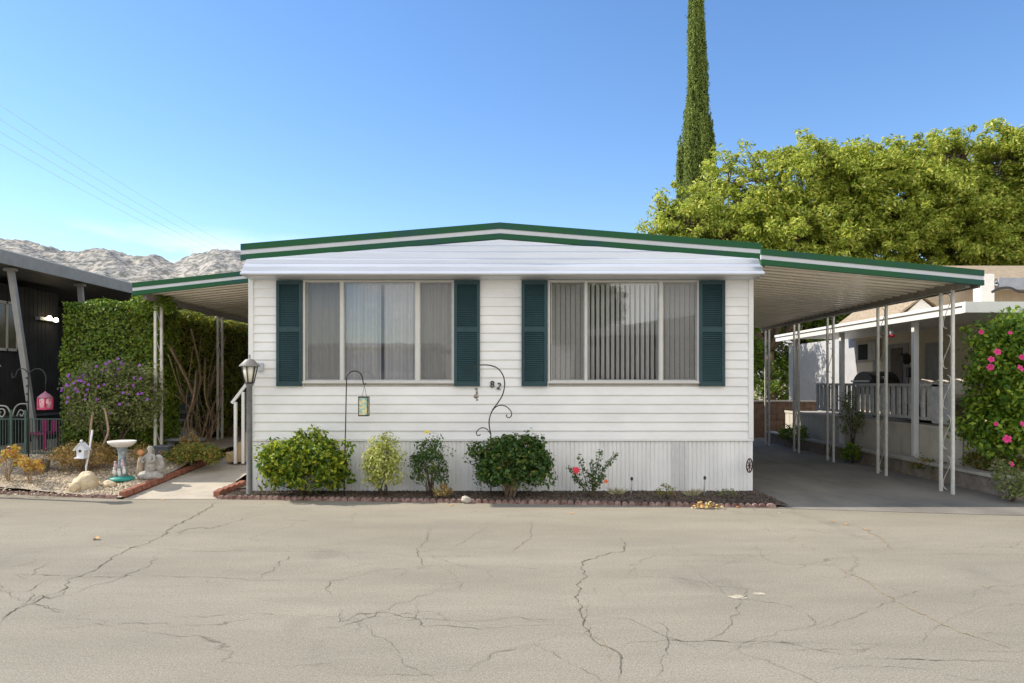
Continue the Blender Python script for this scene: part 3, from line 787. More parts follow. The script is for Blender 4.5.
# red rose
t = thing('rose_bush', fb(592, 9.9), 'open red rose bush with dark leaves on thin canes', 'shrub')
cs = []
for tx, tz in ((570, 468), (580, 458), (592, 462), (600, 452), (612, 460), (604, 476), (616, 455), (588, 472), (574, 478), (598, 466)):
    q = P(tx, tz, 9.9+random.uniform(-.15, .15)); b = t.location; pts = spline([b, b.lerp(q, .5)+Vector((random.uniform(-.04,.04), 0, .05)), q], 5)
    MB().tube(pts, [.007-.004*i/(len(pts)-1) for i in range(len(pts))], 5).build('cane', bark, t)
    for k in range(3, len(pts)): cs.append(pts[k])
pos, un = clumps([tuple(c) for c in cs], .05, 9)
leaf_mesh('foliage', g_dk, t, pos, un, .045)
flower_mb(P(576.5, 470.5, 9.78), .05, (0,-1,.3), 7).build('flower', red, t); flower_mb(P(575, 469.5, 9.76), .035, (0,-1,.5), 6).build('flower', red, t)
flower_mb(P(606, 481.5, 9.8), .03, (0,-1,.3), 6).build('flower', orr, t)
bush('small_weed', 'thin brownish green weed in the right half of the bed', 'plant', fb(666, 9.7), .13, .09, .24, g_gor, .03, 260, .045, 26, stems=6, low=.0, amp=.5)
bush('small_weed', 'low sparse grey-green weed near the right corner', 'plant', fb(727, 9.85), .17, .09, .15, g_sage, .025, 200, .04, 26, stems=6, low=.0, amp=.5)
def tuft(px, d, label, h=.12, r=.12, n=120):
    b = fb(px, d); mb = MB()
    for k in range(n):
        a = random.random()*6.28; q = random.random()*r; o = b+Vector((math.cos(a)*q*.5, math.sin(a)*q*.5, -.01)); e = o+Vector((math.cos(a)*q, math.sin(a)*q*.6, h*random.uniform(.5, 1.1)))
        s = Vector((-math.sin(a), math.cos(a), 0))*.003; m = o.lerp(e, .5)+Vector((0,0,.02))
        mb.add([o-s, o+s, m+s, e, m-s], [(0,1,2,3,4)])
    tag(mb.build('grass_tuft', M('dry_grass', (.42,.38,.22), .8, .2), None), label, 'grass tuft')
tuft(557+60, 10.1, 'dry pale grass tuft beside the left sprinkler riser'); tuft(692, 10.0, 'dry pale grass tuft beside the right sprinkler riser')
def sprinkler(px, top, d, label):
    b = P(px, 492, d); b.z = 0.02; tp = P(px+.8, top, d); t = thing('sprinkler', b, label, 'sprinkler')
    MB().tube([b, tp], .011, 8).build('riser', postg, t)
    MB().lathe([(.012, -.035), (.019, -.03), (.019, 0), (.012, .012), (.004, .016)], tp, 10).build('sprinkler_head', iron, t)
sprinkler(631, 478, 10.1, 'grey sprinkler riser in the middle of the right bed'); sprinkler(704, 477, 10.0, 'slightly leaning sprinkler riser nearer the home corner')
def rock(name, label, c, r, mat, cat='rock', seed=0):
    mb = MB().ball(c, r, 20, 12, .35); o = mb.build(name, mat); tag(o, label, cat); return o
rkm = M('pale_rock', (.55, .50, .43), .9, .2, 10, .5, 30); rkt = M('tan_rock', (.52, .40, .24), .9, .25, 8, .7, 20, col2=(.68, .58, .42))
rock('rock', 'white pebble rock on the mulch before the round shrub', G(466, 499.5, .05), (.07, .05, .045), rkm)
# dry leaf pile by edging
lm = leafmat('fallen_leaf_tones', [(.60,.44,.14), (.70,.55,.25), (.55,.28,.08)], .7, .1)
c = G(706, 507, .02); pos = np.array([[c.x+RNG.normal()*.10, c.y+RNG.normal()*.035, .02+abs(RNG.normal())*.02] for _ in range(90)])
ob = leaf_mesh('leaf_pile', lm, None, pos, np.tile([0,0,1.], (90,1)), .05, .6); tag(ob, 'small pile of yellow fallen leaves against the edging', 'leaf pile', kind='stuff')
lo_ = leafmat('orange_leaf_tones', [(.50,.20,.05), (.62,.33,.10), (.45,.22,.08)], .7, .1)
for k, (px, py) in enumerate(((96, 538.5), (571, 513), (833, 521), (846, 524), (866, 529), (163, 499.5), (738, 507), (452, 505), (660, 500))):
    c = G(px, py, .012); pos = np.array([[c.x+random.uniform(-.02,.02), c.y+random.uniform(-.01,.01), .012] for _ in range(2)])
    ob = leaf_mesh('fallen_leaf', lo_, None, pos, np.tile([0,-.3,1.], (2,1)), .05 if k else .085, .6, .25)
    tag(ob, 'large curled orange leaf lying alone on the left road' if k == 0 else 'tiny dry orange leaf lying near the road edge', 'leaf', None if k == 0 else 'fallen leaves near the road edge')

# ------------------------------------------------------------------ garden hooks
b = P(346.5, 490, 10.05); b.z = 0
t = thing('garden_hook', b, 'plain dark crook hook between the big shrub and lime shrub', 'garden hook')
top = P(346.5, 379, 10.05); r_ = (P(363, 0, 10.05).x-P(347, 0, 10.05).x)/2
pts = [P(344, 490, 10.05)]; pts[0].z = 0
pts += [P(345.5, 430, 10.05), top]+arc(top+Vector((r_, 0, 0)), r_, 180, 0, 12)[1:]+[P(363.3, 383, 10.05)]+arc(P(364.6, 383, 10.05), .018, 180, 360, 6)
MB().tube(pts, .0085, 8).build('shaft', iron, t)
ln = thing('garden_lantern', P(364, 397, 10.05), 'small rectangular glass lantern hanging from the plain crook hook', 'lantern')
mb = MB(); x0, x1 = P(359.5,0,10.05).x, P(368.3,0,10.05).x; zt_, zb_ = P(0,397,10.05).z, P(0,415.5,10.05).z; ya, yb = 9.99, 10.11
for x in (x0, x1):
    for y in (ya, yb): mb.bar((x, y, zb_), (x, y, zt_), .010)
for z in (zb_, zt_): mb.box(x0-.006, x1+.006, ya-.006, yb+.006, z-.008, z+.008)
mb.build('lantern_frame', iron, ln)
MB().box(x0+.004, x1-.004, ya+.004, yb-.004, zb_+.009, zt_-.009).build('stained_glass', M('stained_glass', (.30, .55, .50), .15, .1, 22, col2=(.85, .70, .35), detail=1, lo=.42, hi=.56), ln)
mb = MB(); hk = P(364.4, 385.5, 10.05)
for s in (-1, 1): mb.tube([hk, (hk.x+s*.03, 10.05, zt_+.008)], .003, 5)
mb.build('chain', iron, ln)
# scroll hook
D = 10.05; q = lambda x, y: P(450+x/7.59, 355+y/7.59, D)
b = P(491, 490, D); b.z = 0
t = thing('scroll_hook', b, 'tall curled wrought iron scroll hook behind the dark shrub', 'garden hook')
mb = MB()
mb.tube([b]+spline([q(310,600), q(298,540), q(300,480), q(325,415), q(365,360), q(400,300), q(415,220), q(400,150), q(360,100), q(300,78), q(230,76), q(190,84), q(182,100)], 6), .0085, 8)
mb.tube(spline([q(328,412), q(370,383), q(420,388), q(458,420), q(468,455), q(450,475), q(430,468), q(432,450)], 6), .007, 8)
mb.tube(spline([q(308,600), q(280,562), q(240,553), q(208,575), q(200,598), q(215,612), q(232,602)], 6), .007, 8)
mb.ball(q(328,412), .014, 8, 6)
mb.build('scroll', iron, t)
wc = thing('wind_chime', q(192, 105), 'small bronze wind chime hanging beneath a shutter corner', 'wind chime')
a = q(186, 100)
MB().tube([a, q(190, 240)], .003, 5).build('cord', iron, wc)
mb = MB(); brz = M('bronze_glass', (.30, .26, .20), .35, .3, 30, metal=.4)
mb.ball(q(198, 258), (.026, .02, .02), 10, 6); mb.ball(q(204, 285), (.018, .015, .03), 10, 6); mb.ball(q(198, 315), (.036, .022, .032), 10, 6); mb.ball(q(206, 340), (.018, .015, .015), 8, 6)
mb.build('ornament', brz, wc)
# iron wheel at the corner
c = P(749.5, 465.5, 10.28)
t = thing('corner_ornament', c, 'small rusty spoked wheel fixed at the right skirting corner', 'wheel ornament')
mb = MB(); ring = []
ax = Vector((.42, .0, 0)); ay = Vector((0, -.0, 1)); rr = .098
w_ = Vector((math.cos(R(48)), math.sin(R(48)), 0))
for k in range(25):
    a = 2*math.pi*k/24; ring.append(c+w_*math.cos(a)*rr+Vector((0,0,1))*math.sin(a)*rr)
mb.tube(ring, .010, 6)
for k in range(4):
    a = math.pi*k/4; e = w_*math.cos(a)*rr+Vector((0,0,1))*math.sin(a)*rr; mb.tube([c-e, c+e], .006, 5)
mb.ball(c, .022, 8, 6); mb.build('wheel', M('rust', (.09,.045,.03), .7, .3, 20), t)

# ------------------------------------------------------------------ left garden
def gpt(px, py):    # ground point on the gravel slope
    y = 11
    for _ in range(12):
        z = gl(0, y); y = .5*y+.5*F*(CH-z)/(py-HY)
    return Vector(((px-CX)*y/F, y, gl(0, y)))
# hedges
g_vine = leafmat('leaf_vine', [(.10,.16,.02), (.24,.30,.035), (.46,.46,.07), (.14,.20,.03), (.42,.30,.10)], .5, .4)
def hedge(name, label, boxes, n, mat, hole=None, leaf=.06):
    b0 = boxes[0]; t = thing(name, ((b0[0]+b0[1])/2, b0[2], b0[4]), label, 'hedge')
    P_ = []; N_ = []
    for (x0, x1, y0, y1, z0, z1) in boxes:
        area = [(y1-y0)*(z1-z0)]*2+[(x1-x0)*(z1-z0)]*2+[(x1-x0)*(y1-y0)]*1
        for f, ar in enumerate(area):
            k = int(n*ar/10); u = RNG.random((k, 2)); dp = RNG.exponential(.08, k)-.03
            if f < 2:
                s = -1 if f == 0 else 1; p = np.stack([np.full(k, x0 if f == 0 else x1)-s*dp, y0+u[:,0]*(y1-y0), z0+u[:,1]*(z1-z0)], 1); nn = np.tile([s,0,0.], (k,1))
            elif f < 4:
                s = -1 if f == 2 else 1; p = np.stack([x0+u[:,0]*(x1-x0), np.full(k, y0 if f == 2 else y1)-s*dp, z0+u[:,1]*(z1-z0)], 1); nn = np.tile([0,s,0.], (k,1))
            else:
                p = np.stack([x0+u[:,0]*(x1-x0), y0+u[:,1]*(y1-y0), np.full(k, z1)-dp], 1); nn = np.tile([0,0,1.], (k,1))
            P_.append(p); N_.append(nn)
    p = np.concatenate(P_); nn = np.concatenate(N_)
    d = np.array([mnoise.fractal(Vector(a)*1.6, .8, 2, 4) for a in p]); p = p+nn*(d*.12)[:, None]
    if hole is not None:
        keep = ~hole(p); p = p[keep]; nn = nn[keep]
    leaf_mesh('foliage', mat, t, p, nn+np.array([0,0,.4]), leaf, .6, .6)
    return t
fillerm = M('dark_filler', (.055, .045, .03), .95, .4, 9)  # solid dark filler added inside the foliage, its colour standing for inner shade
h1 = hedge('clipped_hedge', 'tall clipped ivy hedge with squared top in front of the dark home', [(-7.93, -6.2, 12.5, 13.2, .4, 3.05)], 22000, g_hedge)
MB().box(-7.85, -6.28, 12.6, 13.1, .4, 2.96).build('dark_filler', fillerm, h1)
for k in range(4):
    x = -7.7+.42*k; MB().tube([(x, 12.8, .35), (x+.05, 12.8, 1.2), (x-.03, 12.82, 2.4)], [.04, .03, .015], 6).build('stem', bark, h1)
def hole(p):
    y, z = p[:,1], p[:,2]
    nz_ = np.array([mnoise.noise(Vector((0, a*1.4, b*1.4))) for a, b in zip(y, z)])
    return ((y-14.1)/.95)**2+((z-.75)/.80)**2 < 1+nz_*.8
h2 = hedge('vine_hedge', 'tangled vine hedge running back along the side carport posts', [(-6.75, -6.25, 12.55, 22, .4, 2.98)], 15000, g_vine, hole, .075)
# top overflow lump
u = unit(60); c = np.array([-6.2, 12.3, 3.0])+u*np.array([.28, .3, .12]); pos, un = clumps(c, .12, 28); leaf_mesh('foliage', g_hedge, h2, pos, un, .06)
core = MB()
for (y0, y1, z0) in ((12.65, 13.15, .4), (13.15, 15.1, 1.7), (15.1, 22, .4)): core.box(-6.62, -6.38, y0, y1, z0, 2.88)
core.build('dark_filler', fillerm, h2)
for k in range(20):
    y = random.uniform(13.0, 14.6); s = Vector((random.uniform(-6.3, -6.05), y, gl(0, y))); e = Vector((-6.1+random.uniform(-.15, .1), min(15, max(12.6, y+random.gauss(0, 1.0))), random.uniform(1.3, 2.8)))
    m = s.lerp(e, .5)+Vector((random.uniform(-.1, .2), random.uniform(-.5, .5), random.uniform(-.2, .2))); m2 = s.lerp(e, .25)+Vector((random.uniform(-.1,.15), random.uniform(-.25,.25), 0))
    MB().tube(spline([s, m2, m, e], 4), random.choice((.006, .008, .010, .022)), 5).build('vine', twig, h2)
# purple flowering bush
t, c = bush('flowering_bush', 'wide grey-green bush dotted with purple flowers before the hedge', 'bush', gpt(100, 466)+Vector((-.08, .55, 0)), .80, .40, 1.78, g_sage, .055, 16000, .17, 330, stems=6, low=.22, amp=.25, stem=.02)
prot = None
for k in range(98):
    q = c[RNG.integers(len(c))]; q = Vector(q)+Vector((random.uniform(-.12,.12), -.14-random.random()*.1, random.uniform(-.02, .16)))
    q.z = max(q.z, 1.1+random.random()*.5) if random.random() < .75 else q.z
    if prot is None: prot = flower_mb(q, .024, (0,-1,.4), 5).build('flower', purp, t); prot['_q'] = 0; del prot['_q']; q0 = q.copy()
    else:
        o = prot.copy(); COL.objects.link(o); o.location = q-q0; o.parent = t
# visible trunks at the front of that bush
tr = thing('bare_shrub', gpt(88, 474), 'bare leaning twisted shrub trunks behind the birdhouse', 'shrub')
mb = MB(); a = gpt(96, 470)
mb.tube(spline([gpt(86, 474), P(89, 450, 11.2), P(91, 425, 11.3), P(93, 412, 11.4)], 5), .018, 6); mb.build('trunk', twig, tr)
mb = MB(); mb.tube(spline([gpt(98, 470), P(103, 446, 11.2), P(108, 432, 11.2), P(106, 415, 11.3), P(104, 408, 11.3)], 5), .017, 6); mb.build('trunk', twig, tr)
pos, un = clumps([tuple(P(92, 414, 11.4)), tuple(P(106, 410, 11.3)), tuple(P(98, 404, 11.4))], .16, 60); leaf_mesh('foliage', g_sage, tr, pos, un, .05)
bush('dry_bush', 'wide rusty brown dried bush behind the birdhouse', 'bush', gpt(79, 474)+Vector((0, .12, 0)), .52, .24, .52, g_dry, .03, 6500, .09, 170, stems=24, low=.0, amp=.2, stemmat=twig)
bush('dry_bush', 'smaller brown twiggy bush just right of the bird bath', 'bush', gpt(134, 470)+Vector((0, .2, 0)), .16, .16, .42, g_dry, .028, 900, .07, 40, stems=10, low=.0, stemmat=twig)
bush('low_bush', 'low spreading green and orange bush beside the footpath', 'bush', gpt(190, 466)+Vector((.0, .15, 0)), .48, .28, .36, g_gor, .045, 4000, .09, 130, stems=6, low=.0, amp=.3)
bush('low_bush', 'small rusty orange sprig rising above the low path bush', 'bush', gpt(183, 462)+Vector((0, .3, 0)), .15, .12, .48, g_dry, .045, 500, .07, 26, stems=5, low=.1)
def orange(px, py, h, w, label):
    b = gpt(px, py); t = thing('yellow_shrub', b, label, 'shrub')
    cs = []
    for k in range(7):
        e = b+Vector((random.uniform(-w, w), random.uniform(-.12, .12), h*random.uniform(.6, 1))); 
        MB().tube(spline([b, b.lerp(e, .45)+Vector((0,0,.04)), e], 4), [.010-.001*i*.7 for i in range(9)], 5).build('stem', twig, t)
        cs.append(tuple(e)); cs.append(tuple(e+Vector((random.uniform(-.08,.08), 0, -.05))))
    pos, un = clumps(cs, .075, 26); leaf_mesh('foliage', g_or, t, pos, un, .05, .7)
orange(8, 482, .50, .18, 'taller yellow and pink leaved shrub at the left frame edge')
orange(29, 484, .42, .17, 'shorter yellow leaved shrub with bare forked stem')
b = gpt(25, 478)+Vector((0, .25, 0))
t = thing('wooden_planter', b, 'low grey wooden tub planter behind the yellow shrubs', 'planter')
mb = MB()
for k in range(14):
    a = 2*math.pi*k/14; mb.bar(b+Vector((math.cos(a)*.15, math.sin(a)*.15, 0)), b+Vector((math.cos(a)*.18, math.sin(a)*.18, .24)), .07, .018, up=(math.cos(a), math.sin(a), 0))
mb.build('staves', M('grey_wood', (.22,.18,.14), .9, .3, 12), t); MB().lathe([(.15, .15), (.12, .21), (.02, .22)], b, 14).build('soil', mulch, t)
# birdhouse
b = gpt(86.5, 478); t = thing('birdhouse', b, 'white gabled birdhouse on a crooked white pole', 'birdhouse')
wp = M('white_chipped', (.72, .74, .78), .7, .12, 12)
c = P(82.3, 455, b.y)
MB().tube([b, P(86, 468, b.y+.03), P(89.5, 450, b.y+.09), P(92.5, 430, b.y+.09)], .014, 8).build('pole', wp, t)
hw, hd, hh = .060, .055, .10
MB().prism([(c.x-hw*.85, c.z-.03), (c.x+hw*.85, c.z-.03), (c.x+hw, c.z+hh), (c.x, c.z+hh+.075), (c.x-hw, c.z+hh)], 'y', c.y-hd, c.y+hd).build('body', wp, t)
mb = MB()
for s in (-1, 1): mb.bar((c.x, c.y-.0, c.z+hh+.088), (c.x+s*.095, c.y, c.z+hh-.022), .15, .014, up=(0, 1, 0)) if False else mb.add([(c.x, c.y-.08, c.z+hh+.092), (c.x, c.y+.07, c.z+hh+.092), (c.x+s*.098, c.y+.07, c.z+hh-.02), (c.x+s*.098, c.y-.08, c.z+hh-.02), (c.x, c.y-.08, c.z+hh+.076), (c.x, c.y+.07, c.z+hh+.076), (c.x+s*.092, c.y+.07, c.z+hh-.032), (c.x+s*.092, c.y-.08, c.z+hh-.032)], [(0,1,2,3),(7,6,5,4),(0,3,7,4),(1,5,6,2),(2,6,7,3)])
mb.ball((c.x, c.y-.02, c.z+hh+.115), .022, 8, 6); mb.build('roof', wp, t)
MB().lathe([(.02, 0), (.02, .004)], (0,0,0), 12)
mb = MB(); 
ring = [(c.x+.022*math.cos(2*math.pi*k/14), c.y-hd-.004, c.z+.065+.022*math.sin(2*math.pi*k/14)) for k in range(14)]
mb.add(ring, [tuple(range(14))]); mb.build('entrance_hole', iron, t)
MB().box(c.x-.075, c.x+.075, c.y-.09, c.y+.06, c.z-.05, c.z-.03).build('tray', wp, t, .004)
rb = rock('boulder', 'tan craggy boulder with a hollow at the front of gravel', gpt(80, 490)+Vector((0, .12, .08)), (.19, .14, .15), rkt)
MB().ball(gpt(75, 491)+Vector((0, .06, .06)), (.075, .07, .09), 12, 8, .4).build('knob', rkt, None) if False else None
tag(rock('boulder', 'smaller lumpy tan boulder leaning on the craggy boulder', gpt(74, 491)+Vector((0, .02, .05)), (.09, .08, .09), rkt), None)
rock('rock', 'smooth orange-topped flat stone between boulder and bird bath', gpt(107, 487)+Vector((0, .05, .03)), (.10, .08, .055), rkt)
# bird bath
b = gpt(122, 480); t = thing('bird_bath', b, 'bird bath with white bowl on blue-grey figured pedestal', 'bird bath')
blg = M('blue_grey_stone', (.10, .14, .16), .7, .3, 14, .3, 30, col2=(.36, .42, .44)); tl_ = M('teal_base', (.03, .26, .22), .5, .2, 10); wh = M('white_stone', (.70, .66, .62), .6, .1, 14)
s_ = b.y/F
H = (480-441)*s_
MB().lathe([(.175, 0), (.18, .02), (.16, .045), (.09, .06)], b, 22).build('base', tl_, t)
MB().lathe([(.085, .055), (.07, .12), (.055, .25), (.05, .38), (.065, .46), (.10, .52), (.10, .53)], b, 16).build('pedestal', blg, t)
MB().lathe([(.05, H-.10), (.13, H-.08), (.185, H-.035), (.20, H), (.19, H+.004), (.13, H-.04), (.02, H-.055)], b, 26).build('bowl', wh, t)
for dx, dz in ((-.075, .13), (.0, .11), (.07, .14), (-.06, .22), (.05, .24)):
    q = b+Vector((dx, -.07, dz)); mb = MB().ball(q, (.028, .022, .05), 8, 6).ball(q+Vector((0, -.005, .055)), .02, 8, 6); mb.build('figurine', wh if dz < .2 else M('mauve_stone', (.5,.38,.42), .7), t)
# statue : winged garden figure
b = gpt(147, 478)+Vector((.05, 0, 0)); t = thing('garden_statue', b, 'grey angel garden statue with round wing beside the bird bath', 'statue')
gst = M('grey_stone', (.38, .36, .33), .8, .3, 16, .4, 40)
MB().lathe([(.19, 0), (.19, .05), (.15, .09), (.10, .11)], b, 16, 1, .7).build('plinth', gst, t)
sk = [(0,0,.08,.08), (0,0,.2,.075), (-.01,0,.30,.06), (0,0,.36,.05), (.005,-.01,.40,.028), (.01,-.015,.45,.045), (.01,-.015,.485,.03)]
mb = MB(); mb.tube([b+Vector(q[:3]) for q in sk], [q[3] for q in sk], 12); 
mb.tube(spline([b+Vector((-.05,0,.35)), b+Vector((-.10,-.06,.28)), b+Vector((-.05,-.11,.25))], 4), .02, 8); mb.tube(spline([b+Vector((.05,0,.35)), b+Vector((.09,-.07,.27)), b+Vector((.02,-.11,.25))], 4), .02, 8)
mb.build('body', gst, t)
MB().ball(b+Vector((.11, .03, .22)), (.085, .02, .13), 14, 8, .1).build('wing', gst, t)
b2 = b+Vector((-.17, .05, 0)); t = thing('garden_statue', b2, 'small orange-headed child figurine left of the angel statue', 'statue')
sk = [(0,0,0,.06), (0,0,.15,.055), (0,0,.26,.045), (0,0,.33,.02)]
MB().tube([b2+Vector(q[:3]) for q in sk], [q[3] for q in sk], 10).build('body', M('buff_stone', (.45,.36,.26), .8, .2, 12), t)
MB().ball(b2+Vector((0,-.01,.38)), .05, 12, 8).build('head', M('orange_clay', (.62,.30,.12), .7, .1), t)
# post pot
b = gpt(164, 457); t = thing('plant_pot', b, 'dark grey square pot at the foot of the front carport post', 'pot')
b.z = gl(0, b.y)
MB().prism([(b.x-.09, b.z), (b.x+.09, b.z), (b.x+.12, b.z+.17), (b.x-.12, b.z+.17)], 'y', b.y-.1, b.y+.1).build('bowl', M('pot_grey', (.10,.11,.12), .6), t); MB().box(b.x-.13, b.x+.13, b.y-.115, b.y+.115, b.z+.171, b.z+.195).build('rim', M('pot_rim', (.14,.15,.16), .6), t)
# low retaining wall behind + bench slab
mb = MB().box(-6.9, -5.3, 15.6, 15.85, .3, .62); tag(mb.build('low_wall', M('brown_block', (.20,.13,.08), .9, .25, 8, .4, 30), None, .01), 'low brown block wall under the hedge beside the footpath', 'wall')
mb = MB().box(-6.3, -5.6, 12.75, 13.0, .58, .62).box(-6.25, -6.15, 12.8, 12.95, .4, .58).box(-5.75, -5.65, 12.8, 12.95, .4, .58)
tag(mb.build('garden_bench', M('slate', (.28,.29,.31), .7), None), 'low grey slab bench behind the low path bush', 'bench')
# iron gate fence at far left
t = thing('iron_fence', (-7.9, 12.0, .4), 'dark green iron garden fence with arched scroll tops', 'fence')
gi = M('green_iron', (.06, .10, .08), .5, .2, 10); yF = 12.0
def fx_(px, py): return P(px, py, yF)
zb_ = .38
for (a, b_) in ((-16, 11), (12.5, 25), (27, 62)):
    mb = MB(); x0, x1 = fx_(a, 0).x, fx_(b_, 0).x; zt_ = fx_(0, 419).z
    mb.bar((x0, yF, zt_), (x1, yF, zt_), .02); mb.bar((x0, yF, zb_+.06), (x1, yF, zb_+.06), .02)
    n = max(3, int((x1-x0)/.045))
    for k in range(n+1): mb.bar((x0+(x1-x0)*k/n, yF, zb_), (x0+(x1-x0)*k/n, yF, zt_), .009)
    mb.build('bar_panel', gi, t)
for px in (11.5, 26): MB().bar((fx_(px,0).x, yF, zb_), (fx_(px,0).x, yF, fx_(0, 410).z), .04).build('fence_post', gi, t)
mb = MB(); mb.tube(spline([fx_(-16,418), fx_(-14,405), fx_(-2,405.5), fx_(7,407), fx_(11,415)], 5), .014, 6); mb.tube(spline([fx_(12,417), fx_(15,408), fx_(20,404), fx_(28,404)], 5), .012, 6)
mb.tube(spline([fx_(-4,410), fx_(3,409), fx_(5,413), fx_(2,417), fx_(-1,414), fx_(1,412)], 5), .012, 6); mb.tube(spline([fx_(17,416), fx_(20,410), fx_(24,412), fx_(22,416), fx_(20,414)], 5), .010, 6)
mb.build('scroll', M('pale_iron', (.30,.32,.28), .6), t)
# double crook with pink lantern
D = 11.7; b = P(28.5, 478, D); b.z = gl(0, D)
t = thing('garden_hook', b, 'double armed iron crook hook holding the pink lantern', 'garden hook')
mb = MB(); mb.tube([b, P(28.3, 400, D), P(28.5, 372, D)], .011, 7)
mb.tube(spline([P(28.5, 374, D), P(24, 369, D), P(18, 370, D), P(15.5, 376, D), P(12.5, 377.5, D), P(12, 373, D)], 5), .009, 6)
mb.tube(spline([P(28.5, 374, D), P(35, 369, D), P(42, 370, D), P(46, 377, D), P(45.5, 384, D)], 5), .009, 6)
for k in range(4): mb.ball(P(27.3, 378+8*k, D), .02, 8, 5)
mb.build('shaft', iron, t)
t = thing('pink_lantern', P(45.3, 393, D), 'pink hanging lantern with pale patterned panels and pointed roof', 'lantern')
c = P(45.3, 409, D); s_ = D/F
pk = M('pink_metal', (.60, .06, .16), .5, .15, 12)
MB().tube([P(45.5, 384, D), P(45.3, 393, D)], .003, 5).build('chain', iron, t)
MB().lathe([(.125, 13*s_-.03), (.125, 13*s_-.02), (.07, 14*s_+.015), (.02, 15.5*s_+.02), (.01, 16*s_+.03)], c, 6).build('roof', M('mauve_metal', (.42,.18,.24), .5), t)
mb = MB(); mb.lathe([(.13, -.01), (.13, .012)], c, 6)
for k in range(6):
    a = R(60*k); mb.bar(c+Vector((.115*math.cos(a), .115*math.sin(a), .012)), c+Vector((.115*math.cos(a), .115*math.sin(a), 13*s_-.03)), .018)
mb.build('frame', pk, t); MB().lathe([(.098, .013), (.098, 13*s_-.031)], c, 6).build('panel', M('pink_glass', (.85,.62,.68), .3, .1, 26, col2=(.75,.10,.16), lo=.5, hi=.6), t)
# magenta chair behind the fence
c = P(50, 445, 12.6); c.z = .42
t = thing('garden_chair', c, 'magenta slatted garden chair standing behind the iron fence', 'chair')
mg = M('magenta_paint', (.30, .01, .12), .5, .1); mb = MB()
mb.box(c.x-.14, c.x-.03, c.y-.02, c.y+.02, .42+.35, P(0,420,12.6).z); mb.box(c.x+.03, c.x+.14, c.y-.02, c.y+.02, .42+.35, P(0,420,12.6).z); mb.build('backrest', mg, t)
MB().box(c.x-.19, c.x+.19, c.y-.4, c.y+.02, .42+.31, .42+.348).build('seat', mg, t)
for sx in (-1, 1):
    for sy in (-.37, 0): MB().bar((c.x+sx*.16, c.y+sy, .42), (c.x+sx*.16, c.y+sy, .42+.31), .035).build('leg', mg, t)

# ------------------------------------------------------------------ left neighbour home
t = thing('dark_home', (-9.6, 12, .3), 'charcoal home with flat grey patio roof at the left', 'mobile home')
mb = MB(); y = 12.0; pts = []
while y < 15.0: pts += [(y, -9.6), (y+.10, -9.6), (y+.107, -9.612), (y+.117, -9.612)]; y += .125
n = len(pts); mb.add([(b_, a, .2) for a, b_ in pts]+[(b_, a, 3.5) for a, b_ in pts], [(i, i+1, n+i+1, n+i)[::-1] for i in range(n-1)])
mb.box(-14, -9.62, 12.0, 15.05, .2, 3.5)
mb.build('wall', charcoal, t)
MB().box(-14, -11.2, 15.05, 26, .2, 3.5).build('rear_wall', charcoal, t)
mb = MB(); z0_, z1_ = P(0, 350, 13.1).z, P(0, 299, 13.1).z; ya, yb = 13.0, 13.75
for a, b_, c_, d_ in ((ya, ya+.04, z0_, z1_), (yb-.04, yb, z0_, z1_), (ya, yb, z0_, z0_+.05), (ya, yb, z1_-.05, z1_), ((ya+yb)/2-.02+.08, (ya+yb)/2+.02+.08, z0_, z1_)): mb.box(-9.6, -9.56, a, b_, c_, d_)
wd = mb.build('window', M('tan_frame', (.45,.40,.32), .6), t)
MB().box(-9.6, -9.578, ya+.03, yb-.03, z0_+.04, z1_-.04).build('pane', M('dim_glass', (.10,.085,.06), .12, .2, 5), wd)
MB().box(-9.61, -9.585, 12.0, 15, .95, 1.0).build('base_rail', soffd, t)
zr = P(0, 263, 11.8).z
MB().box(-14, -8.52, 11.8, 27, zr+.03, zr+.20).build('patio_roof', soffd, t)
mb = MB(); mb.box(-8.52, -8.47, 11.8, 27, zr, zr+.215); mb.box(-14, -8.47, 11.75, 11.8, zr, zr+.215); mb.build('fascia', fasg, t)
MB().box(-14, -8.47, 11.75, 27, zr+.216, zr+.235).build('roof_edge', M('pale_roof', (.5,.5,.49), .5), t)
for (px, d, bx) in ((10.5, 12.35, 38), (80, 14.3, 93)):
    a = P(px, 262 if px < 50 else 285, d); a.z = zr; b_ = P(bx, 445, d); b_.z = .35; mb = MB(); mb.bar(b_, a, .095, .07, up=(0,1,0)); mb.box(a.x-.09, a.x+.09, a.y-.06, a.y+.06, zr-.05, zr); mb.build('leaning_post', fasg, t)
# floodlight lit
c = P(50, 319.5, 14.6)
fl_ = MB().box(-9.6, -9.50, 14.3, 14.9, c.z-.03, c.z+.03).build('flood_light', M('light_bracket', (.25,.25,.25), .5), t)
em = emitmat('lamp_glow', (1, .87, .62), 9)
for px, py in ((49.5, 318), (56, 320)):
    q = P(px, py, 9.44*F/(CX-px)); MB().ball((-9.44, q.y, q.z), .045, 12, 8).build('bulb', em, fl_)

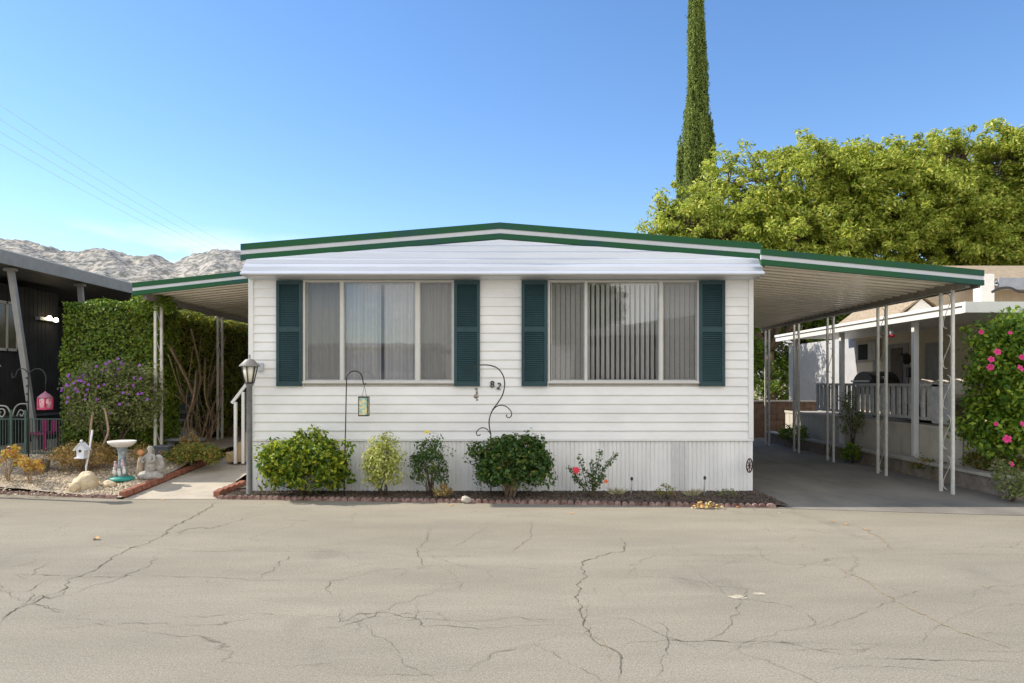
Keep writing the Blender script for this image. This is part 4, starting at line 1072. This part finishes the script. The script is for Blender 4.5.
# parked car behind the hedge opening
t = thing('parked_car', (-8.5, 20.5, .35), 'dark car parked beyond the gap in the vine hedge', 'car')
gy = .33; carp = M('car_paint', (.05,.055,.07), .25, .1, 3, spec=.6); x0, x1 = -9.35, -7.6
pr = [(18.3, gy+.35), (18.25, gy+.75), (18.5, gy+.93), (19.2, gy+.98), (19.9, gy+1.40), (21.3, gy+1.42), (22.2, gy+1.0), (22.9, gy+.95), (23.05, gy+.7), (23.0, gy+.35)]
MB().prism(pr, 'x', x0, x1).build('body', carp, t, .06)
MB().quad((x0+.15, 19.22, gy+1.01), (x1-.15, 19.22, gy+1.01), (x1-.25, 19.86, gy+1.395), (x0+.25, 19.86, gy+1.395)).build('windscreen', M('car_glass', (.30,.34,.38), .06, .1, 2, spec=.9), t)
MB().box(x0+.3, x1-.3, 18.2, 18.26, gy+.50, gy+.58).build('grille', M('chrome', (.6,.6,.6), .2, .05, 3, metal=.9), t)
for s in (x0+.2, x1-.2): MB().ball((s, 18.33, gy+.72), (.14, .1, .07), 10, 6).build('headlight', M('headlight_lens', (.7,.72,.75), .1), t)
for s in (x0+.1, x1-.1):
    for y in (19.0, 22.2):
        MB().tube([(s-.1, y, gy+.31), (s+.1, y, gy+.31)], .32, 18).build('wheel', iron, t)

# ------------------------------------------------------------------ right side : low wall and neighbour
blk = M('block_grey', (.20,.165,.135), .9, .2, 7, .4, 40, col2=(.30,.26,.215)); capm = M('cap_grey_stone', (.44,.41,.36), .8, .12, 9)
t = thing('low_block_wall', (7.05, 12, 0), 'knee-high grey block wall with flat cap along the driveway', 'wall')
mb = MB(); y = 9.9; 
while y < 19.4: mb.box(7.0+random.uniform(-.004,.004), 7.15, y, y+.39, -.02, .245); y += .4
mb.build('blocks', blk, t, .006)
MB().box(6.96, 7.19, 9.85, 19.5, .247, .295).build('cap', capm, t, .006)
struct(MB().box(7.152, 7.6, 9.9, 19.5, -.02, .24).build('planting_strip', mulch)); struct(MB().box(7.6, 24, 8.9, 11.4, -.04, .10).build('side_yard', dirt))
t = thing('rear_block_wall', (7.5, 20.9, 0), 'brown concrete block wall closing the end of the driveway', 'wall')
mb = MB()
for r_ in range(6):
    x = 5.2-(r_ % 2)*.2
    while x < 9.0: mb.box(x, min(x+.39, 9.0), 20.9+random.uniform(0,.004), 21.05, r_*.175, r_*.175+.168); x += .4
mb.build('blocks', M('brown_blocks', (.19,.125,.085), .9, .25, 6, .4, 30), t, .004); MB().box(5.0, 9.02, 20.87, 21.08, 1.052, 1.10).build('cap', capm, t)
# neighbour porch home
nb = thing('porch_home', (9.2, 15, 0), 'beige home with long white porch roof on the right', 'mobile home')
MB().box(9.2, 15, 11.4, 18.95, .1, 2.98).build('wall', beige, nb)
MB().box(9.2, 12, 18.96, 23.6, .1, 2.85).build('shed_wing', bluewall, nb)
mb = MB(); mb.box(7.2, 12.0, 11.2, 19.15, 2.80, 2.86); mb.build('porch_roof', trimw, nb)
mb = MB(); mb.box(7.13, 7.2, 11.2, 19.2, 2.73, 2.90); mb.box(7.10, 7.13, 11.2, 19.2, 2.845, 2.90); mb.box(7.10, 12.0, 11.12, 11.198, 2.73, 2.90); mb.build('gutter', trimw, nb)
MB().box(7.42, 9.2, 11.6, 19.1, .74, .86).build('porch_deck', M('deck_paint', (.45,.43,.40), .7), nb)
mb = MB(); y = 11.6
while y < 19.1: mb.box(7.35, 7.372, y, min(y+.29, 19.1), .24, .86); y += .30
mb.box(7.33, 7.35, 11.6, 19.1, .82, .88); mb.box(7.40, 9.2, 11.6, 11.63, .1, .86)
mb.build('porch_skirt', M('skirt_beige', (.62,.57,.47), .7, .08, 4), nb)
grw = M('weathered_rail', (.56,.55,.52), .8, .15, 10)
mb = MB(); mb.box(7.36, 7.45, 12.1, 17.2, 1.56, 1.61); mb.box(7.38, 7.43, 12.1, 17.2, .96, 1.01)
y = 12.15
while y < 17.2: mb.box(7.385, 7.425, y, y+.085, 1.01, 1.56); y += .20
mb.build('railing', grw, nb)
MB().box(7.36, 7.46, 12.0, 12.45, .92, 1.60).build('railing_panel', grw, nb)
for y in (12.85, 15.7, 18.3): MB().box(7.25, 7.34, y-.045, y+.045, .25, 2.73).build('porch_post', trimw, nb, .004)
# doors etc. on wall x=9.2
def onwall(px0, px1, py0, py1, X=9.2):
    d0, d1 = X*F/(px1-CX), X*F/(px0-CX)
    return d0, d1, CH-(py1-HY)*d0/F, CH-(py0-HY)*(d0+d1)/2/F
def wbox(px0, px1, z0, z1, mat, name, th=.03, parent=nb, X=9.2, bev=0):
    d0, d1 = X*F/(px1-CX), X*F/(px0-CX); return MB().box(X-th, X, d0, d1, z0, z1).build(name, mat, parent, bev)
dg = M('door_brown', (.13,.09,.06), .6, .2, 6); gf = M('grey_frame', (.33,.33,.31), .6)
f = wbox(888, 909, .86, 2.55, gf, 'door_frame', .02); wbox(892, 903.5, .88, 2.45, dg, 'door', .035, f)
f = wbox(926, 944, .86, 2.50, gf, 'door_frame', .02); wbox(929, 941, .88, 2.42, M('door_grey', (.38,.38,.36), .6), 'door', .035, f)
f = wbox(857, 882, 2.15, 2.72, M('frame_tan', (.42,.38,.30), .6), 'window', .04); wbox(860, 872, 2.22, 2.62, dark, 'pane', .05, f); wbox(872.5, 880, 2.2, 2.65, M('ac_grille', (.5,.48,.44), .6), 'air_conditioner', .12, f)
wbox(873.5, 878, .86, 2.15, gf, 'wall_panel', .02)
f = wbox(905, 909, 2.26, 2.30, iron, 'wall_lamp', .18)
d_ = 9.05*F/(908-CX); MB().lathe([(.05, -.06), (.09, 0), (.09, .14), (.03, .2)], (9.02, d_, 2.1), 8).build('lantern', iron, f)
wbox(908.5, 911, 1.75, 1.98, iron, 'letter_box', .06)
# porch furniture : covered grill and cushions, feeder
c = Vector((8.3, 16.2, .86)); t = thing('barbecue_grill', c, 'dark round-lidded barbecue on the neighbour porch behind railing', 'grill')
mb = MB(); N_ = 14; pr = [(c.y-.45+.9*0, 1.55)]; arcp = [(c.y+.5*math.cos(math.pi*k/N_), 1.56+.32*math.sin(math.pi*k/N_)) for k in range(N_+1)]
mb.prism(arcp, 'x', c.x-.3, c.x+.3); mb.build('lid', M('grill_lid', (.035,.035,.035), .35), t, .02)
mb = MB(); mb.box(c.x-.3, c.x+.3, c.y-.5, c.y+.5, 1.36, 1.54); mb.build('firebox', iron, t); MB().bar((c.x-.36, c.y-.4, 1.66), (c.x-.36, c.y+.4, 1.66), .04).build('handle', trimw, t)
for sx in (-.25, .25):
    for sy in (-.42, .42): MB().bar((c.x+sx, c.y+sy, .86), (c.x+sx, c.y+sy, 1.36), .04).build('leg', iron, t)
c = Vector((8.2, 13.7, .86)); t = thing('patio_sofa', c, 'patio sofa with cream cushions behind the porch railing', 'sofa')
MB().box(c.x-.35, c.x+.35, c.y-.8, c.y+.8, .9, 1.2).build('frame', M('wicker', (.12,.09,.06), .8), t, .02)
for k in (-1, 0, 1): MB().ball((c.x+.1, c.y+.5*k, 1.48), (.2, .28, .22), 12, 8, .2).build('cushion', M('cushion_cream', (.72,.66,.56), .9, .1, 14), t)
t = thing('bird_feeder', (7.25, 13.7, 2.4), 'red hummingbird feeder hanging from the porch roof edge', 'bird feeder')
c = P(891.5, 336, 13.65); MB().tube([(c.x, c.y, c.z+.06), (c.x, c.y, 2.85)], .003, 5).build('wire', iron, t); MB().lathe([(.03, .02), (.035, .1), (.01, .13)], c, 10).build('bottle', M('feeder_glass', (.6,.65,.7), .1), t); MB().lathe([(.02, -.03), (.06, -.015), (.05, .02)], c, 12).build('dish', red, t)
# upper shingled home behind
shg = M('shingle', (.22,.16,.10), .9, .25, 7, .5, 30, col2=(.50,.40,.28), stretch=(1, 3, 6)); fgr = M('grey_board', (.30,.32,.37), .6)
t = thing('shingled_home', (12, 17, 0), 'tan home with brown shingle roof rising behind the porch', 'house')
MB().box(10.2, 20, 17.5, 19.5, 2.99, 4.02).build('wall', M('tan_siding', (.40,.33,.24), .8, .1, 5, stretch=(8,1,.2)), t)
mb = MB(); v = [(11.0, 17.0, 4.06), (21, 17.0, 4.06), (21, 21, 5.02), (10.6, 21, 5.02)]; v += [(a, b_, c_+.06) for a, b_, c_ in v]
mb.add(v, [(3,2,1,0),(4,5,6,7),(0,1,5,4),(1,2,6,5),(2,3,7,6),(3,0,4,7)]); mb.build('roof', shg, t)
MB().box(11.62, 21, 16.94, 16.99, 3.85, 4.13).build('fascia', fgr, t)
MB().box(11.1, 11.42, 16.8, 17.1, 2.88, 4.2).build('chimney', trimw, t, .01)
mb = MB(); ax_ = 9.6; mb.prism([(9.0, 2.93), (10.6, 2.93), (9.75, 3.62)], 'y', 16.9, 17.0); mb.build('gable', trimw, t)
mb = MB(); v = [(9.75, 16.8, 3.66), (10.75, 16.8, 3.0), (11.4, 19.5, 3.05), (9.9, 19.5, 3.9)]; v += [(a, b_, c_+.05) for a, b_, c_ in v]
mb.add(v, [(3,2,1,0),(4,5,6,7),(0,1,5,4),(1,2,6,5),(2,3,7,6),(3,0,4,7)]); v = [(8.85, 16.8, 3.0), (9.75, 16.8, 3.66), (9.9, 19.5, 3.9), (8.7, 19.5, 3.0)]; v += [(a, b_, c_+.05) for a, b_, c_ in v]
mb.add(v, [(3,2,1,0),(4,5,6,7),(0,1,5,4),(1,2,6,5),(2,3,7,6),(3,0,4,7)]); mb.build('dormer_roof', shg, t)
D = 15.5; mb = MB(); mb.tube(spline([P(992, 292, D), P(1000, 288.5, D), P(1010, 288, D), P(1018, 291.5, D), P(1024, 292, D), P(1040, 292, D)], 4), .03, 8)
tag(mb.build('roof_hose', iron, None), 'dark curved pipe lying across the porch home roof', 'pipe')

# ------------------------------------------------------------------ hibiscus and driveway plants
t, c = bush('hibiscus_bush', 'tall hibiscus bush with magenta flowers right of the carport', 'bush', (8.25, 10.45, .1), 1.5, .62, 2.66, g_hib, .085, 34000, .2, 560, stems=12, low=.06, amp=.15, stem=.022, box=.6)
for px, py, rr_ in ((997,352,.05),(991,359.5,.045),(990,367,.05),(1022,357,.04),(1020,368.5,.055),(996,424,.03),(1007,439,.058),(1011,464,.042),(981,332,.035),(1010,333,.03),(1022,424,.04)):
    flower_mb(P(px, py, 9.78 if px > 985 else 9.95), rr_, (random.uniform(-.9,.5),-1,random.uniform(-.3,.7)), 5).build('flower', pink, t)
bush('low_bush', 'low green clump at the foot of the block wall mid driveway', 'bush', (6.85, 14.3, .02), .16, .22, .42, g_hedge, .06, 700, .09, 36, stems=5, low=.0)
bush('climbing_plant', 'thin climbing plant growing up behind the middle posts', 'plant', (7.2, 15.0, .24), .2, .35, 1.25, g_sage, .06, 900, .12, 40, stems=9, low=.1, amp=.5)
bush('low_bush', 'sparse dry creeper spilling over the block wall cap', 'bush', (7.05, 12.1, .02), .12, .5, .36, g_gor, .05, 600, .08, 50, stems=6, low=.0)
bush('low_bush', 'sprawling shrub at the right frame edge by the wall end', 'bush', (6.85, 9.75, .0), .24, .3, .55, g_sage, .05, 1300, .09, 70, stems=8, low=.0, amp=.4)
bush('low_bush', 'mixed flowering ground plants between wall and hibiscus', 'bush', (7.5, 11.0, .24), .3, .7, .35, g_gor, .055, 1800, .09, 80, stems=5, low=.0)
bush('low_bush', 'green shrub at the far end of the driveway posts', 'bush', (7.0, 17.6, .1), .2, .8, .5, g_hedge, .06, 1200, .1, 60, stems=5, low=.0)

# ------------------------------------------------------------------ trees
def broad_tree(name, label, base, lobes, leaf, nclump, per, cr, mat, crad=.45, drop=.25):
    base = Vector(base); t = thing(name, base, label, 'tree')
    cs = []
    tot = sum(l[3]*l[4]*l[5] for l in lobes)
    for (x, y, z, rx, ry, rz) in lobes:
        k = int(nclump*rx*ry*rz/tot)
        u = unit(k); r = (RNG.uniform(.15, 1.12, k)**.42)*lumpy(u, (x, y, z), .45, 1.9)
        cs.append(np.stack([x+u[:,0]*rx*r, y+u[:,1]*ry*r, z+u[:,2]*rz*r], 1))
    c = np.concatenate(cs); g_ = np.array([mnoise.noise(Vector(q)*.55) for q in c]); c = c[g_ > -drop]
    rad = RNG.uniform(.45, 1.35, len(c))*crad
    pos, un = clumps(c, rad, per, .75, .2)
    leaf_mesh('crown', mat, t, pos, un*.7+np.array([0,0,.8]), leaf, .42, .7)
    fork = base+Vector((0, 0, (lobes[0][2]-base.z)*.35))
    MB().tube([base, base.lerp(fork, .5)+Vector((.1,.05,0)), fork], [cr, cr*.8, cr*.7], 12).build('trunk', bark, t)
    mb = MB()
    for (x, y, z, rx, ry, rz) in lobes:
        m = Vector((x, y, z-rz*.4)); mid = fork.lerp(m, .5)+Vector((random.uniform(-.4,.4), 0, .3))
        mb.tube(spline([fork, mid, m], 4), [cr*.4-(cr*.25)*i/8 for i in range(9)], 7)
        idx = np.argsort(((c-np.array([x, y, z]))**2).sum(1))[:160:4]
        for i in idx:
            q = Vector(c[i]); mm = m.lerp(q, .5)+Vector((random.uniform(-.2,.2), random.uniform(-.2,.2), .15)); mb.tube([m, mm, q], [.035, .022, .01], 4, False)
    mb.build('branches', bark, t)
    return t
def lobe(px, py, d, r, ry=None, rz=None):
    p = P(px, py, d); return (p.x, p.y, p.z, r, ry or r, rz or r*.85)
broad_tree('broadleaf_tree', 'broad bright yellow-green tree behind the carport roof', (10.5, 29, 0),
    [lobe(752, 215, 28, 1.9), lobe(690, 225, 27, 1.5), lobe(720, 240, 27, 1.6), lobe(800, 190, 28, 2.2), lobe(838, 205, 29, 2.4), lobe(790, 245, 27, 2.2), lobe(850, 250, 28, 2.3), lobe(672, 243, 27.5, 1.2), lobe(742, 262, 28, 1.8), lobe(815, 165, 28, 1.3), lobe(770, 178, 28, 1.2), lobe(878, 180, 28, 1.9), lobe(662, 212, 27.5, .6), lobe(728, 178, 28, 1.2), lobe(945, 165, 28, 1.4), lobe(965, 150, 28, 1.0)],
    .165, 2400, 72, .25, g_tree, crad=.33, drop=.30)
broad_tree('broadleaf_tree', 'wide olive-green tree at the right above the shingled home', (18.5, 29, 0),
    [lobe(905, 200, 27.5, 2.2), lobe(915, 158, 28, 1.2), lobe(1005, 158, 28, 1.5), lobe(950, 215, 28, 2.3), lobe(985, 195, 29, 2.3), lobe(1030, 185, 28, 2.4), lobe(1010, 235, 28, 2.2), lobe(900, 245, 28, 2.2), lobe(960, 250, 28, 2.0), lobe(1080, 200, 28, 2.6), lobe(1075, 250, 28, 2.6)],
    .165, 3100, 72, .28, g_tree, crad=.33, drop=.30)
# cypress
base = Vector((P(696.5, 0, 35).x, 35, 0)); t = thing('cypress_tree', base, 'tall slim dark cypress standing above the other trees', 'tree')
hs = [(0, .2), (2, .6), (7, .70), (9.5, .68), (11.5, .70), (13.1, .64), (15.5, .38), (20, .21), (24, .13), (27, .03)]
def rad(z): return np.interp(z, [h[0] for h in hs], [h[1] for h in hs])
k = 1500; z = RNG.uniform(5, 27, k); a = RNG.uniform(0, 2*np.pi, k)
lx = .55*np.sin(a*3+z*.5)*.12; rr = rad(z)*(.80+lx*1.6+.5*np.array([mnoise.noise(Vector((math.cos(q)*2.2, math.sin(q)*2.2, w*.22))) for q, w in zip(a, z)])+.26*RNG.random(k))
c = np.stack([base.x+np.cos(a)*rr, base.y+np.sin(a)*rr, z], 1)
per = 110; s = RNG.random((k*per, 1)); out_ = np.repeat(np.stack([np.cos(a), np.sin(a), np.zeros(k)], 1), per, 0); off = RNG.normal(0, 1, (k*per, 3))*np.array([.085, .085, 0])*(1-s*.75); off[:, :2] += out_[:, :2]*s*.10; off[:, 2] = (s[:, 0]-.3)*1.25
out = np.stack([np.cos(a), np.sin(a), np.zeros(k)], 1); out = np.repeat(out, per, 0)
pos = np.repeat(c, per, 0)+off
leaf_mesh('crown', g_cyp, t, pos, out, .13, .4, .7, updir=np.tile([0,0,1.], (k*per, 1)))
MB().tube([base, base+Vector((0,0,12)), base+Vector((0,0,26))], [.25, .16, .03], 10).build('trunk', bark, t)
MB().lathe([(rad(zz_)*.5, zz_) for zz_ in range(5, 27)], base, 14).build('dark_filler', fillerm, t)
# small tree past the carport and rear backdrop trees
broad_tree('small_tree', 'small green tree beyond the end of the driveway', (7.3, 22.6, 0), [(7.1, 22.3, 3.3, .9, .9, .9), (7.5, 23.6, 3.8, 1.0, .9, .8), (7.4, 23.2, 2.2, .8, .8, .9), (6.4, 22.6, 4.0, .8, .8, .7)], .12, 240, 80, .1, g_hedge, .3)
broad_tree('backyard_tree', 'bushy dark green tree behind the shed wing roof', (12.2, 31, 0), [lobe(800, 330, 30, 2.2, 1.5, 1.6), lobe(850, 318, 30, 2.2, 1.5, 1.5), lobe(760, 325, 30, 2.0, 1.5, 2.0), lobe(770, 390, 30, 2.2, 1.5, 1.6)], .16, 450, 80, .25, g_hedge)

# ------------------------------------------------------------------ power lines
pw = M('wire_grey', (.62,.66,.72), .6, .05, 2)
for k, ((x0, y0), (x1, y1)) in enumerate((((-60, 66), (245, 244)), ((-60, 82), (238, 247)), ((-60, 96), (232, 249)), ((-60, 110), (225, 250)))):
    a = P(x0, y0, 30); b_ = P(x1, y1, 62); c_ = b_+(b_-a)*.5
    pts = [a.lerp(c_, i/24)-Vector((0,0,.9*math.sin(math.pi*i/24))) for i in range(25)]
    o = MB().tube(pts, .009, 5).build('power_line', pw, None)
    tag(o, ('topmost', 'second highest', 'third highest', 'lowest')[k]+' of four thin power lines crossing the left sky', 'power line', 'power lines over the left sky')

# ------------------------------------------------------------------ opposite side of the street (seen in the window glass)
t = thing('opposite_home', (4, -13, 0), 'tan home across the street mirrored in the right window', 'mobile home')
MB().box(3.8, 16, -22, -13, 0, 3.9).build('wall', M('brown_wall', (.09, .075, .06), .8), t)
MB().prism([(3.5, 3.88), (16.4, 3.88), (16.4, 4.4), (9.6, 4.95), (3.5, 4.1)], 'y', -22.3, -12.5).build('roof', M('far_roof', (.5, .46, .38), .8), t)
t = thing('opposite_shed', (-4, -15, 0), 'white low building across the street mirrored in the left window', 'building')
MB().box(-13, -4, -22, -15, 0, 3.4).build('wall', trimw, t); MB().box(-13.3, -3.7, -22.3, -14.7, 3.4, 3.6).build('roof', trimw, t)
broad_tree('street_tree', 'dark tree across the street mirrored in the right window', (3.2, -16, 0), [(3.2, -16, 5.6, 1.6, 1.6, 2.6), (4.6, -17, 5.2, 1.6, 1.5, 2.0)], .16, 300, 80, .2, g_hedge, .5)

# ------------------------------------------------------------------ light, sky, camera
az = math.atan2(.27, 1.13)     # sun behind-left: direction to sun = (-1.13, +.27, 1)
sd = Vector((-1.13, .24, 1.0)).normalized()
sun = bpy.data.lights.new('sun', 'SUN'); sun.energy = 3.3; sun.angle = R(.5); sun.color = (1, .92, .80)
so = bpy.data.objects.new('sun', sun); COL.objects.link(so); so.rotation_euler = sd.to_track_quat('Z', 'Y').to_euler(); so.location = (-20, 5, 20)
wd = bpy.data.worlds.new('World'); SC.world = wd; wd.use_nodes = True
nt = wd.node_tree; N, L = nt.nodes, nt.links
bg = N['Background']; sk = N.new('ShaderNodeTexSky'); sk.sky_type = 'NISHITA'; sk.sun_disc = False
sk.sun_elevation = math.asin(sd.z); sk.sun_rotation = math.atan2(sd.x, sd.y)
sk.air_density = 1.0; sk.dust_density = .12; sk.ozone_density = 2.0; sk.altitude = 300
hs_ = N.new('ShaderNodeHueSaturation'); hs_.inputs['Saturation'].default_value = 1.18
tn = N.new('ShaderNodeMix'); tn.data_type = 'RGBA'; tn.blend_type = 'MULTIPLY'; tn.inputs[0].default_value = 1; tn.inputs[7].default_value = (1.04, 1.0, 1.02, 1)
L.new(sk.outputs[0], tn.inputs[6]); L.new(tn.outputs[2], hs_.inputs['Color'])
tc = N.new('ShaderNodeTexCoord'); mp = N.new('ShaderNodeMapping'); mp.inputs['Scale'].default_value = (3.0, 3.0, 11)
L.new(tc.outputs['Generated'], mp.inputs[0])
nz = N.new('ShaderNodeTexNoise'); nz.inputs['Scale'].default_value = 2.2; nz.inputs['Detail'].default_value = 8; L.new(mp.outputs[0], nz.inputs['Vector'])
mr = N.new('ShaderNodeMapRange'); mr.inputs[1].default_value = .50; mr.inputs[2].default_value = .66; L.new(nz.outputs['Fac'], mr.inputs[0])
sx = N.new('ShaderNodeSeparateXYZ'); L.new(tc.outputs['Generated'], sx.inputs[0])
m1 = N.new('ShaderNodeMapRange'); m1.inputs[1].default_value = .20; m1.inputs[2].default_value = .155; L.new(sx.outputs['Z'], m1.inputs[0])
mm = N.new('ShaderNodeMath'); mm.operation = 'MULTIPLY'; L.new(mr.outputs[0], mm.inputs[0]); L.new(m1.outputs[0], mm.inputs[1])
m3 = N.new('ShaderNodeMath'); m3.operation = 'MULTIPLY'; m3.inputs[1].default_value = .7; L.new(mm.outputs[0], m3.inputs[0])
mx = N.new('ShaderNodeMix'); mx.data_type = 'RGBA'; L.new(m3.outputs[0], mx.inputs[0]); L.new(hs_.outputs[0], mx.inputs[6]); mx.inputs[7].default_value = (6.0, 6.2, 6.5, 1)
# unseen bright cloud bank added behind the viewer to lighten the shaded front wall
n2 = N.new('ShaderNodeTexNoise'); n2.inputs['Scale'].default_value = 1.6; n2.inputs['Detail'].default_value = 7; L.new(tc.outputs['Generated'], n2.inputs['Vector'])
r2 = N.new('ShaderNodeMapRange'); r2.inputs[1].default_value = .36; r2.inputs[2].default_value = .52; L.new(n2.outputs['Fac'], r2.inputs[0])
r3 = N.new('ShaderNodeMapRange'); r3.inputs[1].default_value = -.02; r3.inputs[2].default_value = -.35; L.new(sx.outputs['Y'], r3.inputs[0])
m4 = N.new('ShaderNodeMath'); m4.operation = 'MULTIPLY'; L.new(r2.outputs[0], m4.inputs[0]); L.new(r3.outputs[0], m4.inputs[1])
mx2 = N.new('ShaderNodeMix'); mx2.data_type = 'RGBA'; L.new(m4.outputs[0], mx2.inputs[0]); L.new(mx.outputs[2], mx2.inputs[6]); mx2.inputs[7].default_value = (7.5, 7.3, 6.9, 1)
L.new(mx2.outputs[2], bg.inputs[0]); bg.inputs[1].default_value = .132
cam = bpy.data.cameras.new('camera'); co = bpy.data.objects.new('camera', cam); COL.objects.link(co)
co.location = (0, 0, CH); co.rotation_euler = (R(90), 0, 0); cam.sensor_width = 36; cam.lens = F/1024*36
cam.shift_y = (HY-341.5)/1024; cam.clip_start = .1; cam.clip_end = 6000
SC.camera = co
SC.view_settings.view_transform = 'Standard'; SC.view_settings.look = 'None'; SC.view_settings.gamma = 1; SC.view_settings.exposure = .76
SC.cycles.max_bounces = 8; SC.cycles.diffuse_bounces = 4; SC.cycles.transparent_max_bounces = 12
SC.cycles.use_denoising = True
